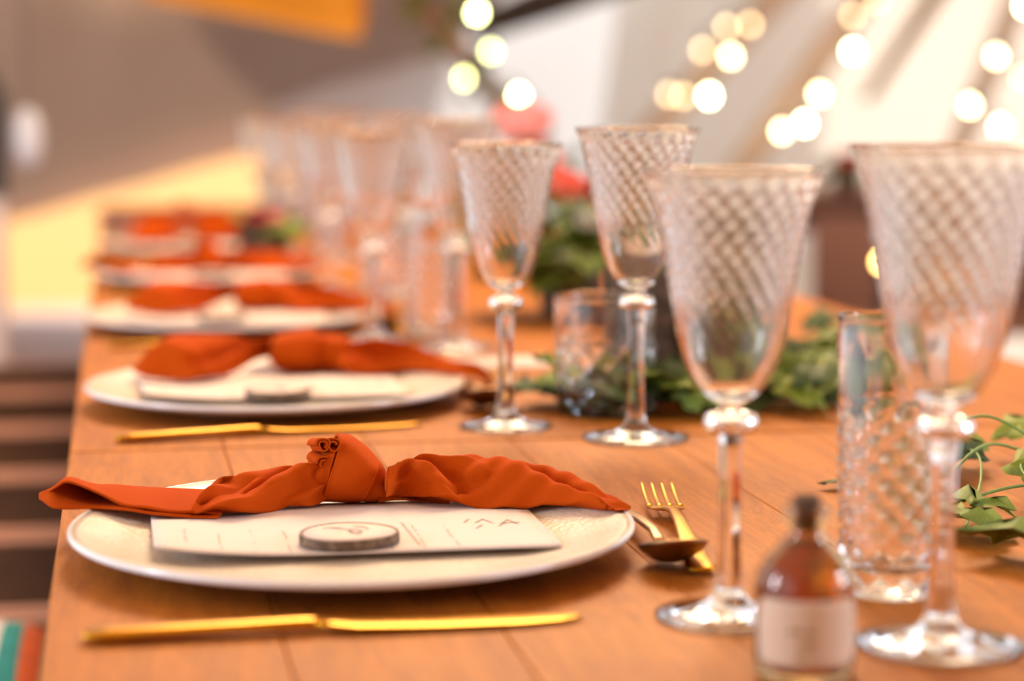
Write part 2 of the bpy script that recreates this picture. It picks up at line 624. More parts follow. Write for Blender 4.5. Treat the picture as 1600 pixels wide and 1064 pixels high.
def light_string(label, bulbs, sag=0.03):
    base = Vector(bulbs[0][0])
    t = thing('string_light', label, 'fairy lights', base, 0, 'strings of bulbs in the tent')
    pts = []
    up_pt = Vector((0.12, 0.03, 0.5))
    seq = [Vector(p) - base + Vector((0, 0, 0.038)) for p, _ in bulbs]
    pts.append(seq[0] + up_pt)
    for i, q in enumerate(seq):
        if i:
            mid = (seq[i - 1] + q) / 2 - Vector((0, 0, sag * 0.3))
            pts.append(mid)
        pts.append(q)
    obj('cable', tube([tuple(p) for p in catmull([tuple(p) for p in pts], len(pts) * 5)], 0.0028, 6), 'cable', t)
    for (p, k) in bulbs:
        b_ = link('bulb', bulb_me[k], t, Vector(p) - base)
        link('socket', cap_me, b_)
    return t


BR, SO, FA, LI, LS, AM = 'bulb_bright', 'bulb_soft', 'bulb_faint', 'bulb_lime', 'bulb_lime_soft', 'bulb_amber'
light_string('greenish bulbs strung down the garland pole', [((0.996, 5.984, 1.244), LI), ((1.033, 5.965, 1.137), LS), ((0.957, 5.97, 1.062), LS), ((1.108, 5.937, 1.012), LI)])
light_string('string of pale bulbs above the second tall goblet',
             [((1.867, 6.232, 1.226), FA), ((1.797, 6.243, 1.218), FA), ((1.725, 6.249, 1.15), FA), ((1.808, 6.231, 1.131), SO), ((1.742, 6.23, 1.013), BR), ((1.666, 6.244, 1.013), FA), ((1.623, 6.252, 1.017), FA)])
light_string('string of bright bulbs above the gap between the two front wine glasses',
             [((2.245, 6.17, 1.294), FA), ((2.17, 6.179, 1.251), FA), ((2.168, 6.167, 1.146), BR), ((2.066, 6.171, 1.018), SO), ((2.021, 6.169, 0.931), BR), ((1.954, 6.179, 0.908), SO)])
light_string('string of warm bulbs above the right front goblet',
             [((2.596, 5.899, 1.274), BR), ((2.509, 5.898, 1.127), SO), ((2.583, 5.877, 1.064), FA), ((2.431, 5.896, 0.985), SO), ((2.516, 5.873, 0.924), SO)])

# ------------------------------------------------------------------ dining tables of boards
EDGES = [-0.040, 0.072, 0.179, 0.286, 0.402, 0.520, 0.636, 0.752, 0.866]


def dining_table(label, y0, y1, x_off=0.0, mat='table_wood', edges=EDGES, group=None, legs=True):
    xc = (edges[0] + edges[-1]) / 2 + x_off
    yc = (y0 + y1) / 2
    t = thing('dining_table', label, 'table', (xc, yc, 0), 0, group)
    L = y1 - y0
    rnd = random.Random(int(y0 * 100) + int(x_off * 10))
    for i in range(len(edges) - 1):
        w = edges[i + 1] - edges[i]
        dz = -rnd.random() * 0.0005
        obj('board', bevel_box(w - 0.0003, L - 0.001, 0.034, 0.0008, 1), mat, t, False,
            ((edges[i] + edges[i + 1]) / 2 + x_off - xc, 0, T - 0.017 + dz))
    W = edges[-1] - edges[0]
    for s in (-1, 1):
        obj('apron', bevel_box(0.022, L - 0.3, 0.08, 0.002, 1), mat, t, False, (s * (W / 2 - 0.10), 0, T - 0.0745))
    for sy in (-1, 1):
        obj('apron', bevel_box(W - 0.24, 0.022, 0.08, 0.002, 1), mat, t, False, (0, sy * (L / 2 - 0.13), T - 0.0745))
        for sx in (-1, 1):
            obj('leg', bevel_box(0.07, 0.07, T - 0.035, 0.004, 1), mat, t, False, (sx * (W / 2 - 0.16), sy * (L / 2 - 0.2), 0.0203 + (T - 0.035) / 2 - 0.0))
    return t


dining_table('orange brown plank table in front, carrying the sharp place setting', -0.75, 1.573)
dining_table('orange brown plank table continuing behind the cross seam to the far settings', 1.577, 5.2)

# table and benches in the distance beyond the right edge
ft_ = dining_table('brown wooden table far off by the cream canvas wall', -0.45, 0.45, 0, 'brown_wood', [-1.6, -1.2, -0.8, -0.4, 0, 0.4, 0.8, 1.2, 1.6])
ft_.location = (3.15, 5.80, 0)
ft_.rotation_euler = (0, 0, math.radians(-10))
for s, lab in ((0, 'brown wooden bench before the distant table, nearer the camera'),):
    bt = thing('wooden_bench', lab, 'bench', (3.0, 4.86, 0.0207), math.radians(-10))
    for i in range(3):
        obj('board', bevel_box(2.6, 0.11, 0.035, 0.003, 1), 'brown_wood', bt, False, (0, -0.12 + i * 0.12, 0.43))
    for s2 in (-1, 1):
        obj('leg', bevel_box(0.06, 0.30, 0.41, 0.004, 1), 'brown_wood', bt, False, (s2 * 1.1, 0, 0.205))
    obj('back_panel', bevel_box(2.6, 0.03, 0.27, 0.004, 1), 'brown_wood', bt, False, (0, 0.19, 0.545))
    for s2 in (-1, 1):
        obj('post', bevel_box(0.06, 0.03, 0.68, 0.004, 1), 'brown_wood', bt, False, (s2 * 1.1, 0.2205, 0.34))
lamp = thing('amber_lamp', 'small amber light on the far bench, beside the right front goblet', 'lamp', (1.83, 4.97, 0.4815))
link('bulb', bulb_me[AM], lamp, (0, 0, 0.127))
obj('base', lathe([(0, -0.012), (0.02, -0.012), (0.022, -0.004), (0.012, 0.004), (0.009, 0.034), (0.007, 0.113), (0, 0.113)], 16), 'black_metal', lamp)

# ------------------------------------------------------------------ stools along the table edge
def stool(label, v, w):
    t = thing('wooden_stool', label, 'stool', (-0.19, v, 0.0207), 0, 'wooden stools along the table edge')
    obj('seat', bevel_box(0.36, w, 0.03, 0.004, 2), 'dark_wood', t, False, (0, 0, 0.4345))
    for s in (-1, 1):
        obj('lit_edge_rail', bevel_box(0.37, 0.024, 0.05, 0.003, 2), 'rail_wood', t, False, (0, s * (w / 2 + 0.0125), 0.4285))  # pale strips put the lit seat edges into the wood colour
    for sx in (-1, 1):
        for sy in (-1, 1):
            obj('leg', bevel_box(0.034, 0.034, 0.415, 0.003, 1), 'rail_wood', t, False, (sx * 0.14, sy * (w / 2 - 0.03), 0.2075))
    return t


SL = ['wooden stool nearest the camera, holding the striped cushion', 'dark seated wooden stool, second along the table edge',
      'dark seated wooden stool, third along the table edge', 'wooden stool, fourth along the table edge',
      'wooden stool, fifth along the table edge', 'wooden stool, sixth along the table edge', 'wooden stool, last along the table edge']
for i, v in enumerate([2.03, 2.445, 2.87, 3.30, 3.74, 4.2]):
    stool(SL[i], v, 0.345)

# striped cushion on the nearest stool
cu = thing('cushion', 'colourful striped cushion with teal, green and orange bands on a stool', 'cushion', (-0.228, 1.93, 0.4705))
cols = ['green_yarn', 'white_yarn', 'teal_yarn', 'orange_yarn'] * 4
for bi in range(16):
    rows = []
    for i in range(7):
        x = -0.15 + (bi + i / 6) * 0.3 / 16
        row = []
        ex = max(0.0, 1 - (abs(x) / 0.152) ** 4) ** 0.5
        for j in range(24):
            th = 2 * PI * j / 24
            row.append((x, 0.155 * math.copysign(abs(math.cos(th)) ** 0.8, math.cos(th)) * (0.75 + 0.25 * ex), 0.027 + 0.026 * ex * math.sin(th)))
        rows.append(row)
    g = grid(rows, close_u=True)
    o = obj('band', g, cols[bi], cu)

# ------------------------------------------------------------------ pale post, dark lantern and white shade at the picture's left edge
po = thing('post', 'pale painted post at the left edge behind the stools', 'post', (-0.262, 4.626, 0.0203))
obj('shaft', tube([(0, 0, 0.02), (0, 0, 0.4), (0, 0, 0.785)], [0.026, 0.024, 0.024], 16), 'pale_paint', po)
obj('base', lathe([(0, 0), (0.06, 0), (0.062, 0.012), (0.03, 0.022), (0, 0.022)], 20), 'pale_paint', po)
ln = thing('lantern', 'dark lantern standing on the pale post at the left edge', 'lantern', (-0.262, 4.626, 0.806))
obj('body', lathe([(0, 0), (0.032, 0), (0.034, 0.01), (0.030, 0.02), (0.030, 0.19), (0.036, 0.20), (0.012, 0.245), (0.006, 0.26), (0, 0.26)], 8), 'black_metal', ln, False)
obj('handle', tube([(0.02 * math.cos(a), 0, 0.262 + 0.02 * math.sin(a)) for a in np.linspace(0, PI, 9)], 0.002, 6), 'black_metal', ln)
ws = thing('paper_lantern', 'white oval paper lantern hanging beside the dark lantern', 'lantern', (-0.188, 4.63, 0.924))
obj('shade', lathe([(0, -0.062)] + [(0.030 * math.sin(a) ** 0.8, -0.062 * math.cos(a)) for a in np.linspace(0.15, PI - 0.15, 16)] + [(0, 0.062)], 20,
                   lambda k, th, r, z: (r * (1 + 0.01 * (k % 2)), z)), 'white_shade', ws)
obj('cord', tube([(0, 0, 0.06), (0, 0.02, 0.6), (0, 0.05, 0.92)], 0.0015, 5), 'black_metal', ws)

# ------------------------------------------------------------------ wine glasses with cut swirl bowls


def smooth01(x):
    x = max(0.0, min(1.0, x))
    return x * x * (3 - 2 * x)


def tri_wave(x):
    x = x - math.floor(x)
    return 1 - abs(2 * x - 1)


def make_wine_glass(name, h, rs, cat_label):
    """h: height; rs: radius factor"""
    zs = h / 0.223
    t = thing(name, cat_label, 'wine glass')
    ctrl = [(0.0060, 0.1080), (0.0120, 0.1115), (0.0175, 0.1180), (0.0225, 0.1275), (0.0262, 0.1400), (0.0290, 0.1530),
            (0.0313, 0.1660), (0.0337, 0.1800), (0.0362, 0.1940), (0.0390, 0.2070), (0.0420, 0.2165), (0.0446, 0.2215)]
    N = 56
    out = [(r * rs, z * zs) for r, z in catmull(ctrl, N)]
    rim = [(out[-1][0] - 0.0002, out[-1][1] + 0.0010), (out[-1][0] - 0.0009, out[-1][1] + 0.0013), (out[-1][0] - 0.0016, out[-1][1] + 0.0008)]
    inn = []
    for r, z in reversed(catmull(ctrl, 46)):
        if z > 0.1132:
            inn.append(((r - 0.0021) * rs, z * zs + 0.0012))
    inn.append((0.0055 * rs, 0.1130 * zs))
    prof = [(0, 0.1080 * zs)] + out + rim + inn + [(0, inn[-1][1] - 0.0006)]
    n_out = len(out)
    n_cut = 22

    def disp(k, th, r, z):
        if 1 <= k <= n_out:
            zz = z / zs
            top = 1 - max(0.0, (zz - 0.213) / 0.008)
            low = smooth01((zz - 0.138) / 0.022)
            lat = smooth01((zz - 0.158) / 0.02)
            a = tri_wave(n_cut * th / (2 * PI) + zz * 70)
            c = tri_wave(n_cut * th / (2 * PI) - zz * 105)
            hgt = (1 - lat) * a + lat * min(a, c) * 1.5
            return r - 0.0014 * max(0, min(1, top)) * low * (1 - hgt), z
        return r, z

    obj('bowl', lathe(prof, 176, disp), 'clear_glass', t)
    st = obj('stem', lathe([(0, 0.0142)] + [(0.0074, 0.0142), (0.0066, 0.022), (0.0058, 0.04), (0.0056, 0.07), (0.0060, 0.088), (0.0068, 0.0925), (0.0072, 0.0975 * zs),
                            (0.0060, 0.1035 * zs), (0.0058, 0.1078 * zs), (0, 0.1078 * zs)], 8), 'clear_glass', t, False)
    kn = []
    for q in range(12):
        a = 2 * PI * q / 12
        kn.append((0.0105 + 0.0032 * math.cos(a), 0.0985 * zs + 0.0046 * math.sin(a)))
    rows = [[(r * math.cos(2 * PI * j / 24), r * math.sin(2 * PI * j / 24), z) for j in range(24)] for r, z in kn]
    V, Fc = grid(rows, close_u=True, close_v=True)
    obj('collar', (V, [tuple(reversed(f)) for f in Fc]), 'clear_glass', st)
    fr = 0.0365 * rs * (1.04 if h > 0.23 else 1.0)
    obj('foot', lathe([(0, 0.0004), (fr * 0.95, 0.0004), (fr, 0.0014), (fr * 0.985, 0.0027), (fr * 0.6, 0.0048), (0.013, 0.0075), (0.0095, 0.0105), (0.0078, 0.0141), (0, 0.0141)], 64), 'clear_glass', t)
    return t


def make_tumbler(name, h, r_top, r_bot, cut_top, n_cut, label):
    t = thing(name, label, 'tumbler')
    N = 70
    out = []
    for i in range(N):
        q = i / (N - 1)
        out.append((r_bot + (r_top - r_bot) * q - (0.002 * (1 - q / 0.04) ** 2 if q < 0.04 else 0), 0.0006 + q * (h - 0.002)))
    th_ = 0.0026
    prof = [(0, 0.0006)] + out + [(r_top - 0.0005, h - 0.0003), (r_top - th_ / 2, h), (r_top - th_ + 0.0003, h - 0.0006)]
    for i in range(20):
        q = 1 - i / 19
        z = 0.014 + q * (h - 0.016)
        prof.append((r_bot + (r_top - r_bot) * z / h - th_ - (0.004 * (1 - (z - 0.014) / 0.006) ** 2 if z < 0.020 else 0), z))
    prof.append((0, 0.0135))
    pitch = 2 * PI * (r_top + r_bot) / 2 / n_cut

    def disp(k, th, r, z):
        if 1 <= k <= N:
            low = max(0, min(1, (z - 0.004) / 0.003))
            top = max(0, min(1, (cut_top - z) / 0.004))
            a = tri_wave(n_cut * th / (2 * PI) + z / pitch)
            c = tri_wave(n_cut * th / (2 * PI) - z / pitch)
            g = min(1, min(a, c) * 2.4)
            fl = 0.35 * tri_wave(12 * th / (2 * PI)) * max(0, min(1, (z - cut_top) / 0.004)) * max(0, min(1, (h - 0.012 - z) / 0.01))
            return r - 0.0015 * (low * top * (1 - g) + fl), z
        return r, z

    obj('glass_body', lathe(prof, 160, disp), 'clear_glass', t)
    return t


PLV = [1.193, 1.805, 2.411, 3.015, 3.62, 4.23]          # plate centres along the table
PLU = [0.127, 0.127, 0.118, 0.122, 0.125, 0.122]

short_spots = [(0.2936, 1.005), (0.2941, 1.633), (0.262, 2.236), (0.275, 2.84), (0.27, 3.45), (0.262, 4.06)]
tall_spots = [(0.3768, 0.935), (0.3809, 1.559), (0.339, 2.163), (0.36, 2.77), (0.35, 3.37), (0.352, 3.98)]
s_lab = ['cut swirl wine glass in front, between the fork and the small bottle', 'cut swirl wine glass left of the low tumbler',
         'blurred wine glass at the third setting, left of the tall tumbler', 'blurred wine glass beside the fourth plate',
         'blurred wine glass beside the fifth plate', 'faint wine glass beside the farthest plate']
t_lab = ['large cut goblet standing at the right edge behind the little bottle', 'tall cut goblet in front of the low tumbler and the log',
         'blurred tall goblet behind the wine glass of the second setting', 'blurred tall goblet beside the fourth setting',
         'blurred tall goblet beside the fifth setting', 'faint tall goblet beside the farthest setting']
wg = make_wine_glass('wine_glass', 0.223, 1.0, s_lab[0])
tg = make_wine_glass('goblet', 0.2355, 1.05, t_lab[0])
wg['group'] = 'cut wine glasses in the left glass row'
tg['group'] = 'tall cut goblets in the right glass row'
for k in range(6):
    o = wg if k == 0 else copy_tree(wg)
    place(o, (*short_spots[k], T), 0.7 * k, s_lab[k])
    o = tg if k == 0 else copy_tree(tg)
    place(o, (*tall_spots[k], T), 0.9 * k + 0.3, t_lab[k])

hb = make_tumbler('highball_tumbler', 0.146, 0.0290, 0.0265, 0.098, 12, '')
hb['group'] = 'tall cut tumblers behind the goblets'
h_lab = ['tall cut crystal tumbler behind the large goblet at the right', 'tall cut tumbler at the third setting, beside the goblet stem',
         'blurred tall tumbler at the fourth setting', 'blurred tall tumbler at the fifth setting', 'faint tall tumbler at the farthest setting']
for k, (u, v) in enumerate([(0.3915, 1.0436), (0.331, 2.30), (0.345, 2.88), (0.34, 3.49), (0.34, 4.1)]):
    o = hb if k == 0 else copy_tree(hb)
    place(o, (u, v, T), 0.5 * k, h_lab[k])
lb = make_tumbler('lowball_tumbler', 0.097, 0.0430, 0.0405, 0.062, 14, 'low wide cut tumbler behind the second tall goblet stem')
lb.location = (0.3887, 1.6957, T)

# ------------------------------------------------------------------ plates
plate_prof_top = [(0.1588, 0.0186), (0.150, 0.0167), (0.135, 0.0128), (0.118, 0.0090), (0.104, 0.0074), (0.06, 0.0070), (0, 0.0070)]


def plate_z(r):
    P = sorted(plate_prof_top)
    for (r0, z0), (r1, z1) in zip(P, P[1:]):
        if r <= r1:
            return z0 + (z1 - z0) * (r - r0) / (r1 - r0)
    return 0.0186


def make_plate():
    t = thing('charger_plate', '', 'plate', group='cream charger plates along the table edge')
    under = [(0, 0.0022), (0.086, 0.0022), (0.090, 0.0003), (0.095, 0.0003), (0.099, 0.0030), (0.12, 0.0058), (0.14, 0.0098), (0.150, 0.0124), (0.1572, 0.0148)]
    top = [(0.1572, 0.0185), (0.153, 0.0177), (0.150, 0.0169), (0.142, 0.0147), (0.135, 0.0128), (0.126, 0.0106), (0.118, 0.0090), (0.110, 0.0079), (0.104, 0.0074), (0.06, 0.0070), (0, 0.0070)]
    obj('well', lathe(under + top, 96), 'plate_glaze', t)
    rim = []
    for q in range(10):
        a = 2 * PI * q / 10
        rim.append((0.1582 + 0.0017 * math.cos(a), 0.0170 + 0.0021 * math.sin(a)))
    rows = [[(r * math.cos(2 * PI * j / 96), r * math.sin(2 * PI * j / 96), z) for j in range(96)] for r, z in rim]
    V, Fc = grid(rows, close_u=True, close_v=True)
    obj('rim', (V, [tuple(reversed(f)) for f in Fc]), 'rim_glaze', t)
    return t


pl = make_plate()
for k in range(6):
    o = pl if k == 0 else copy_tree(pl)
    place(o, (PLU[k], PLV[k], T), 0.4 * k, 'cream stoneware charger plate with raised rim, ' + ORD[k])

# ------------------------------------------------------------------ menu cards


def make_card():
    t = thing('menu_card', '', 'menu card', group='menu cards lying on the plates')
    U0, U1, V0, V1 = -0.113, 0.110, -0.055, 0.090
    nu, nv = 30, 14

    def zc(u, v):
        r = math.hypot(u, v)
        z = max(0.0112, plate_z(r) + 0.0012)
        if u < -0.03:
            z += 0.0065 * ((-0.03 - u) / 0.083) ** 2 * max(0.0, min(1, (0.075 - v) / 0.10))
        return z

    rows = [[(U0 + (U1 - U0) * i / (nu - 1), V0 + (V1 - V0) * j / (nv - 1) - 0.004 * i / (nu - 1), 0) for i in range(nu)] for j in range(nv)]
    rows = [[(x, y, zc(x, y)) for x, y, _ in r] for r in rows]
    o = obj('sheet', grid(rows), 'card_paper', t)
    solidify(o, 0.0006, 1)
    rnd = random.Random(5)
    marks = []

    def stroke(x0, y0, x1, y1, w=0.00045):
        d = Vector((x1 - x0, y1 - y0, 0))
        nrm = Vector((-d.y, d.x, 0)).normalized() * w
        q = [(x0 - nrm.x, y0 - nrm.y), (x1 - nrm.x, y1 - nrm.y), (x1 + nrm.x, y1 + nrm.y), (x0 + nrm.x, y0 + nrm.y)]
        marks.append(([(x, y, zc(x, y) + 0.00085) for x, y in q], [(0, 1, 2, 3)]))

    # small lines of print, read from the guest's side of the table
    for col in range(9):
        x = -0.095 + col * 0.0185
        if -0.03 < x < 0.025:
            ys = (-0.052, -0.047)
        else:
            ys = (-0.050, 0.012)
        y = ys[0]
        while y < ys[1]:
            L = rnd.uniform(0.002, 0.007)
            if rnd.random() < 0.72:
                stroke(x + rnd.uniform(-0.0006, 0.0006), y, x + rnd.uniform(-0.0006, 0.0006), min(y + L, ys[1]), 0.0004)
            y += L + 0.0018
    stroke(0.032, -0.045, 0.030, 0.02, 0.0005)
    # handwritten flourish near the right end of the card
    for a in [((0.084, 0.0, 0.092, 0.018)), (0.092, 0.018, 0.096, 0.004), (0.086, 0.008, 0.098, 0.010), (0.072, 0.012, 0.078, 0.022), (0.078, 0.022, 0.082, 0.010),
              (0.070, -0.004, 0.075, 0.006), (0.066, 0.014, 0.070, 0.024)]:
        stroke(*a, 0.0007)
    obj('printed_text', join(*marks), 'print_ink', t, False)
    return t


mc = make_card()
for k in range(6):
    o = mc if k == 0 else copy_tree(mc)
    place(o, (PLU[k], PLV[k], T), [0, 0.03, -0.04, 0.02, -0.02, 0.05][k], 'pale printed menu card under the napkin on the plate ' + ORD[k])

# ------------------------------------------------------------------ wood slice name tokens
rndS = random.Random(3)


def make_slice():
    t = thing('wood_slice', '', 'wood slice', group='wood slice name tokens on the menus')
    n = 40
    ph = [rndS.uniform(0, 6) for _ in range(4)]
    rad = [0.0272 * (1 + 0.03 * math.sin(2 * 2 * PI * j / n + ph[0]) + 0.02 * math.sin(3 * 2 * PI * j / n + ph[1])) for j in range(n)]

    def ring(s, z, jit=0.0):
        return [(rad[j] * s * math.cos(2 * PI * j / n) * (1 + rndS.uniform(-jit, jit)), rad[j] * s * math.sin(2 * PI * j / n) * (1 + rndS.uniform(-jit, jit)), z) for j in range(n)]

    rows = [ring(0.962, 0.0004), ring(0.962, 0.0056), ring(0.5, 0.0057), ring(0.02, 0.0057)]
    obj('face', grid(rows, close_u=True), 'slice_wood', t)
    rows = [ring(0.955, 0.0003), ring(0.99, 0.0003, 0.006), ring(1.005, 0.0016, 0.012), ring(1.01, 0.003, 0.014), ring(1.0, 0.0046, 0.012), ring(0.99, 0.0059, 0.006), ring(0.962, 0.0060)]
    obj('bark_edge', grid(rows, close_u=True), 'bark', t, False)
    # brush written letters, read from the guest's side
    strokes = [[(-0.006, 0.014), (-0.001, 0.010), (0.002, 0.003), (0.001, -0.004), (0.004, -0.009)],
               [(0.001, 0.006), (0.006, 0.004), (0.007, -0.002), (0.003, -0.005), (0.000, -0.001), (0.004, 0.001)],
               [(0.008, 0.014), (0.012, 0.009), (0.013, 0.003)], [(-0.010, 0.015), (-0.004, 0.0145), (0.0, 0.011)]]
    g = []
    for s in strokes:
        pts = [(x, y, 0.00585) for x, y in catmull(s, 16)]
        V, Fc = tube(pts, [0.0004 + 0.0003 * math.sin(PI * i / 15) for i in range(16)], 6)
        g.append(([(x, y, 0.0058 + (z - 0.0058) * 0.3) for x, y, z in V], Fc))
    obj('lettering', join(*g), 'slice_ink', t)
    return t


ws_ = make_slice()
so = [(-0.006, -0.030), (-0.002, -0.045), (-0.01, -0.03), (0, -0.03), (-0.01, -0.03), (0, -0.035)]
for k in range(6):
    o = ws_ if k == 0 else copy_tree(ws_)
    place(o, (PLU[k] + so[k][0], PLV[k] + so[k][1], T + 0.0122), 0.25 + 0.4 * k, 'round bark edged wood slice name token on the plate ' + ORD[k])

# ------------------------------------------------------------------ knotted napkins
N1_RIGHT = [((0.026, 0.0576, 0.022), (0.0276, 0.0696, 0.0342)), ((0.0364, 0.0755, 0.0205), (0.0408, 0.0935, 0.0335)), ((0.0462, 0.0698, 0.0180), (0.0562, 0.0958, 0.0364)), ((0.0634, 0.0596, 0.0140), (0.0766, 0.0936, 0.0345)), ((0.0801, 0.0545, 0.0125), (0.0928, 0.0945, 0.0315)), ((0.0967, 0.0494, 0.0125), (0.1089, 0.0944, 0.0322)), ((0.1115, 0.0446, 0.013), (0.1262, 0.0896, 0.0292)), ((0.1251, 0.0349, 0.0145), (0.1403, 0.0799, 0.0253)), ((0.1375, 0.0202, 0.016), (0.1505, 0.0582, 0.0225)), ((0.1485, 0.0007, 0.018), (0.1562, 0.0257, 0.0215)), ((0.1594, -0.0078, 0.020), (0.1616, -0.0018, 0.0205))]
N1_BODY = [((-0.0905, 0.0490, 0.0140), (-0.0850, 0.0640, 0.0200)), ((-0.0870, 0.0490, 0.0135), (-0.0765, 0.0740, 0.0295)), ((-0.0763, 0.0513, 0.0135), (-0.0688, 0.0853, 0.033)), ((-0.0615, 0.0505, 0.0130), (-0.0553, 0.0865, 0.0331)), ((-0.0436, 0.065, 0.0125), (-0.041, 0.099, 0.0329)), ((-0.0298, 0.0714, 0.0125), (-0.0274, 0.0994, 0.0336)), ((-0.0157, 0.0730, 0.014), (-0.0137, 0.0930, 0.034)), ((-0.002, 0.086, 0.018), (-0.001, 0.098, 0.030))]
N1_LEAF = [((-0.1769, 0.0735, 0.024), (-0.1769, 0.0735, 0.0244), (-0.1767, 0.0775, 0.0236)), ((-0.1705, 0.0547, 0.022), (-0.1685, 0.0667, 0.0303), (-0.1667, 0.0587, 0.0321)), ((-0.1624, 0.0506, 0.021), (-0.1592, 0.0806, 0.0328), (-0.1578, 0.0546, 0.0359)), ((-0.1443, 0.0545, 0.02), (-0.1439, 0.0995, 0.0262), (-0.1413, 0.0585, 0.0267)), ((-0.1268, 0.0479, 0.0195), (-0.1276, 0.1029, 0.0242), (-0.126, 0.0519, 0.0212)), ((-0.1115, 0.0482, 0.0165), (-0.1104, 0.1082, 0.0215), (-0.1096, 0.0522, 0.0180)), ((-0.0894, 0.0486, 0.0138), (-0.0803, 0.1086, 0.0192), (-0.0874, 0.0526, 0.0155)), ((-0.0747, 0.0459, 0.0135), (-0.0608, 0.0959, 0.0195), (-0.0726, 0.0499, 0.0148))]
K1V = 0.099
K_MAIN = [(0.001, 0.0506, -0.012, 0.0125, 0.021), (0.008, 0.05, -0.0063, 0.0120, 0.0245), (0.0159, 0.045, 0.0018, 0.0118, 0.0265), (0.0218, 0.0401, 0.0085, 0.0118, 0.0265), (0.0249, 0.036, 0.0129, 0.0118, 0.025)]
K_RIGHT = [(0.0186, 0.0402, 0.0095, 0.0125, 0.022), (0.0257, 0.0352, 0.0146, 0.0120, 0.0225), (0.0288, 0.0299, 0.0217, 0.0118, 0.021), (0.0312, 0.025, 0.0278, 0.0120, 0.017), (0.0331, 0.019, 0.0313, 0.0125, 0.01)]
K_LEFT = [(-0.0161, 0.0305, -0.0166, 0.0153, 0.009), (-0.0148, 0.038, -0.016, 0.0128, 0.015), (-0.0097, 0.045, -0.0138, 0.0125, 0.0185), (-0.001, 0.0491, -0.0108, 0.0122, 0.0205)]
N2_LEFT = [((-0.1193, 0.0638, 0.022), (-0.1192, 0.0688, 0.0225)), ((-0.1096, 0.0539, 0.018), (-0.1035, 0.0739, 0.0361)), ((-0.0897, 0.0467, 0.015), (-0.0882, 0.0817, 0.049)), ((-0.0693, 0.037, 0.0135), (-0.0671, 0.082, 0.0508)), ((-0.0494, 0.0546, 0.0135), (-0.0469, 0.0996, 0.0479)), ((-0.028, 0.0902, 0.016), (-0.0258, 0.1252, 0.0436)), ((-0.0093, 0.1176, 0.022), (-0.0075, 0.1426, 0.0407)), ((0.0106, 0.1378, 0.025), (0.0118, 0.1528, 0.0374))]
N2_RIGHT = [((0.058, 0.0975, 0.016), (0.0597, 0.1125, 0.0374)), ((0.072, 0.0785, 0.0125), (0.0755, 0.1085, 0.0381)), ((0.0949, 0.0687, 0.0125), (0.0999, 0.1087, 0.0411)), ((0.1229, 0.0635, 0.0155), (0.1291, 0.1085, 0.0358)), ((0.142, 0.0369, 0.0175), (0.1533, 0.0819, 0.0262)), ((0.1539, 0.0038, 0.020), (0.1671, 0.0338, 0.0248)), ((0.1719, -0.0055, 0.018), (0.1781, 0.0145, 0.0253)), ((0.1848, -0.0053, 0.012), (0.187, 0.0007, 0.0167))]
K2V = 0.118
K2_MAIN = [(0.0047, 0.0321, 0.0043, 0.0238, 0.008), (0.0082, 0.0419, 0.0085, 0.0155, 0.018), (0.0227, 0.0463, 0.0198, 0.0125, 0.024), (0.04, 0.0488, 0.0329, 0.0122, 0.026), (0.0487, 0.0446, 0.0458, 0.0125, 0.022), (0.0532, 0.0369, 0.0509, 0.02, 0.012)]
K2_RIGHT = [(0.0475, 0.0411, 0.0432, 0.0127, 0.014), (0.0545, 0.0439, 0.0475, 0.0124, 0.021), (0.0661, 0.0431, 0.0579, 0.0122, 0.023), (0.0748, 0.0394, 0.0679, 0.0125, 0.02), (0.0776, 0.0335, 0.0741, 0.0166, 0.012)]


def lump(stations, bump, bulge, ns=72, nt=34, back=0.016):
    """closed cloth lump between a low front edge and a high back edge; bump(s, t) raises folds on its face"""
    lo = catmull([a for a, b_ in stations], ns)
    hi = catmull([b_ for a, b_ in stations], ns)
    rows = []
    for i in range(ns):
        s = i / (ns - 1)
        a, c = lo[i], hi[i]
        hgt = np.linalg.norm(c - a)
        nrm = np.array((0.0, -(c[2] - a[2]) - 0.004, (c[1] - a[1]) + 0.002))
        nrm /= np.linalg.norm(nrm)
        row = []
        for j in range(nt):
            t = j / (nt - 1)
            p = a * (1 - t) + c * t
            d = bulge * hgt * math.sin(PI * t) ** 0.8 + 1.7 * bump(s, t) * min(1, hgt / 0.02)
            row.append(p + nrm * d)
        for j in range(1, 12):                     # the hidden side: from the high edge back down
            t = 1 - j / 12
            p = a * (1 - t) + c * t
            q = p + np.array((0, back * math.sin(PI * t) * min(1, hgt / 0.02), -0.004 * math.sin(PI * t) * min(1, hgt / 0.02)))
            row.append(q)
        rows.append([tuple(q) for q in row])
    V, Fc = grid(rows, close_u=True)
    n = len(rows[0])
    Fc.append(tuple(range(n)))
    Fc.append(tuple(range(len(V) - 1, len(V) - n - 1, -1)))
    return V, Fc


def ridge(s, t, path, width, height):
    """raised soft crease along a path of (s, t) points, steeper on its upper side"""
    best = 9e9
    side = 1
    for (s0, t0), (s1, t1) in zip(path, path[1:]):
        ds, dt = s1 - s0, t1 - t0
        L2 = ds * ds + dt * dt
        q = max(0, min(1, ((s - s0) * ds + (t - t0) * dt) / L2))
        ex, ey = s - (s0 + ds * q), t - (t0 + dt * q)
        d = math.hypot(ex, ey)
        if d < best:
            best = d
            side = 1 if (ds * ey - dt * ex) > 0 else -1
    w = width * (0.45 if side > 0 else 1.0)
    return height * math.exp(-(best / w) ** 2)


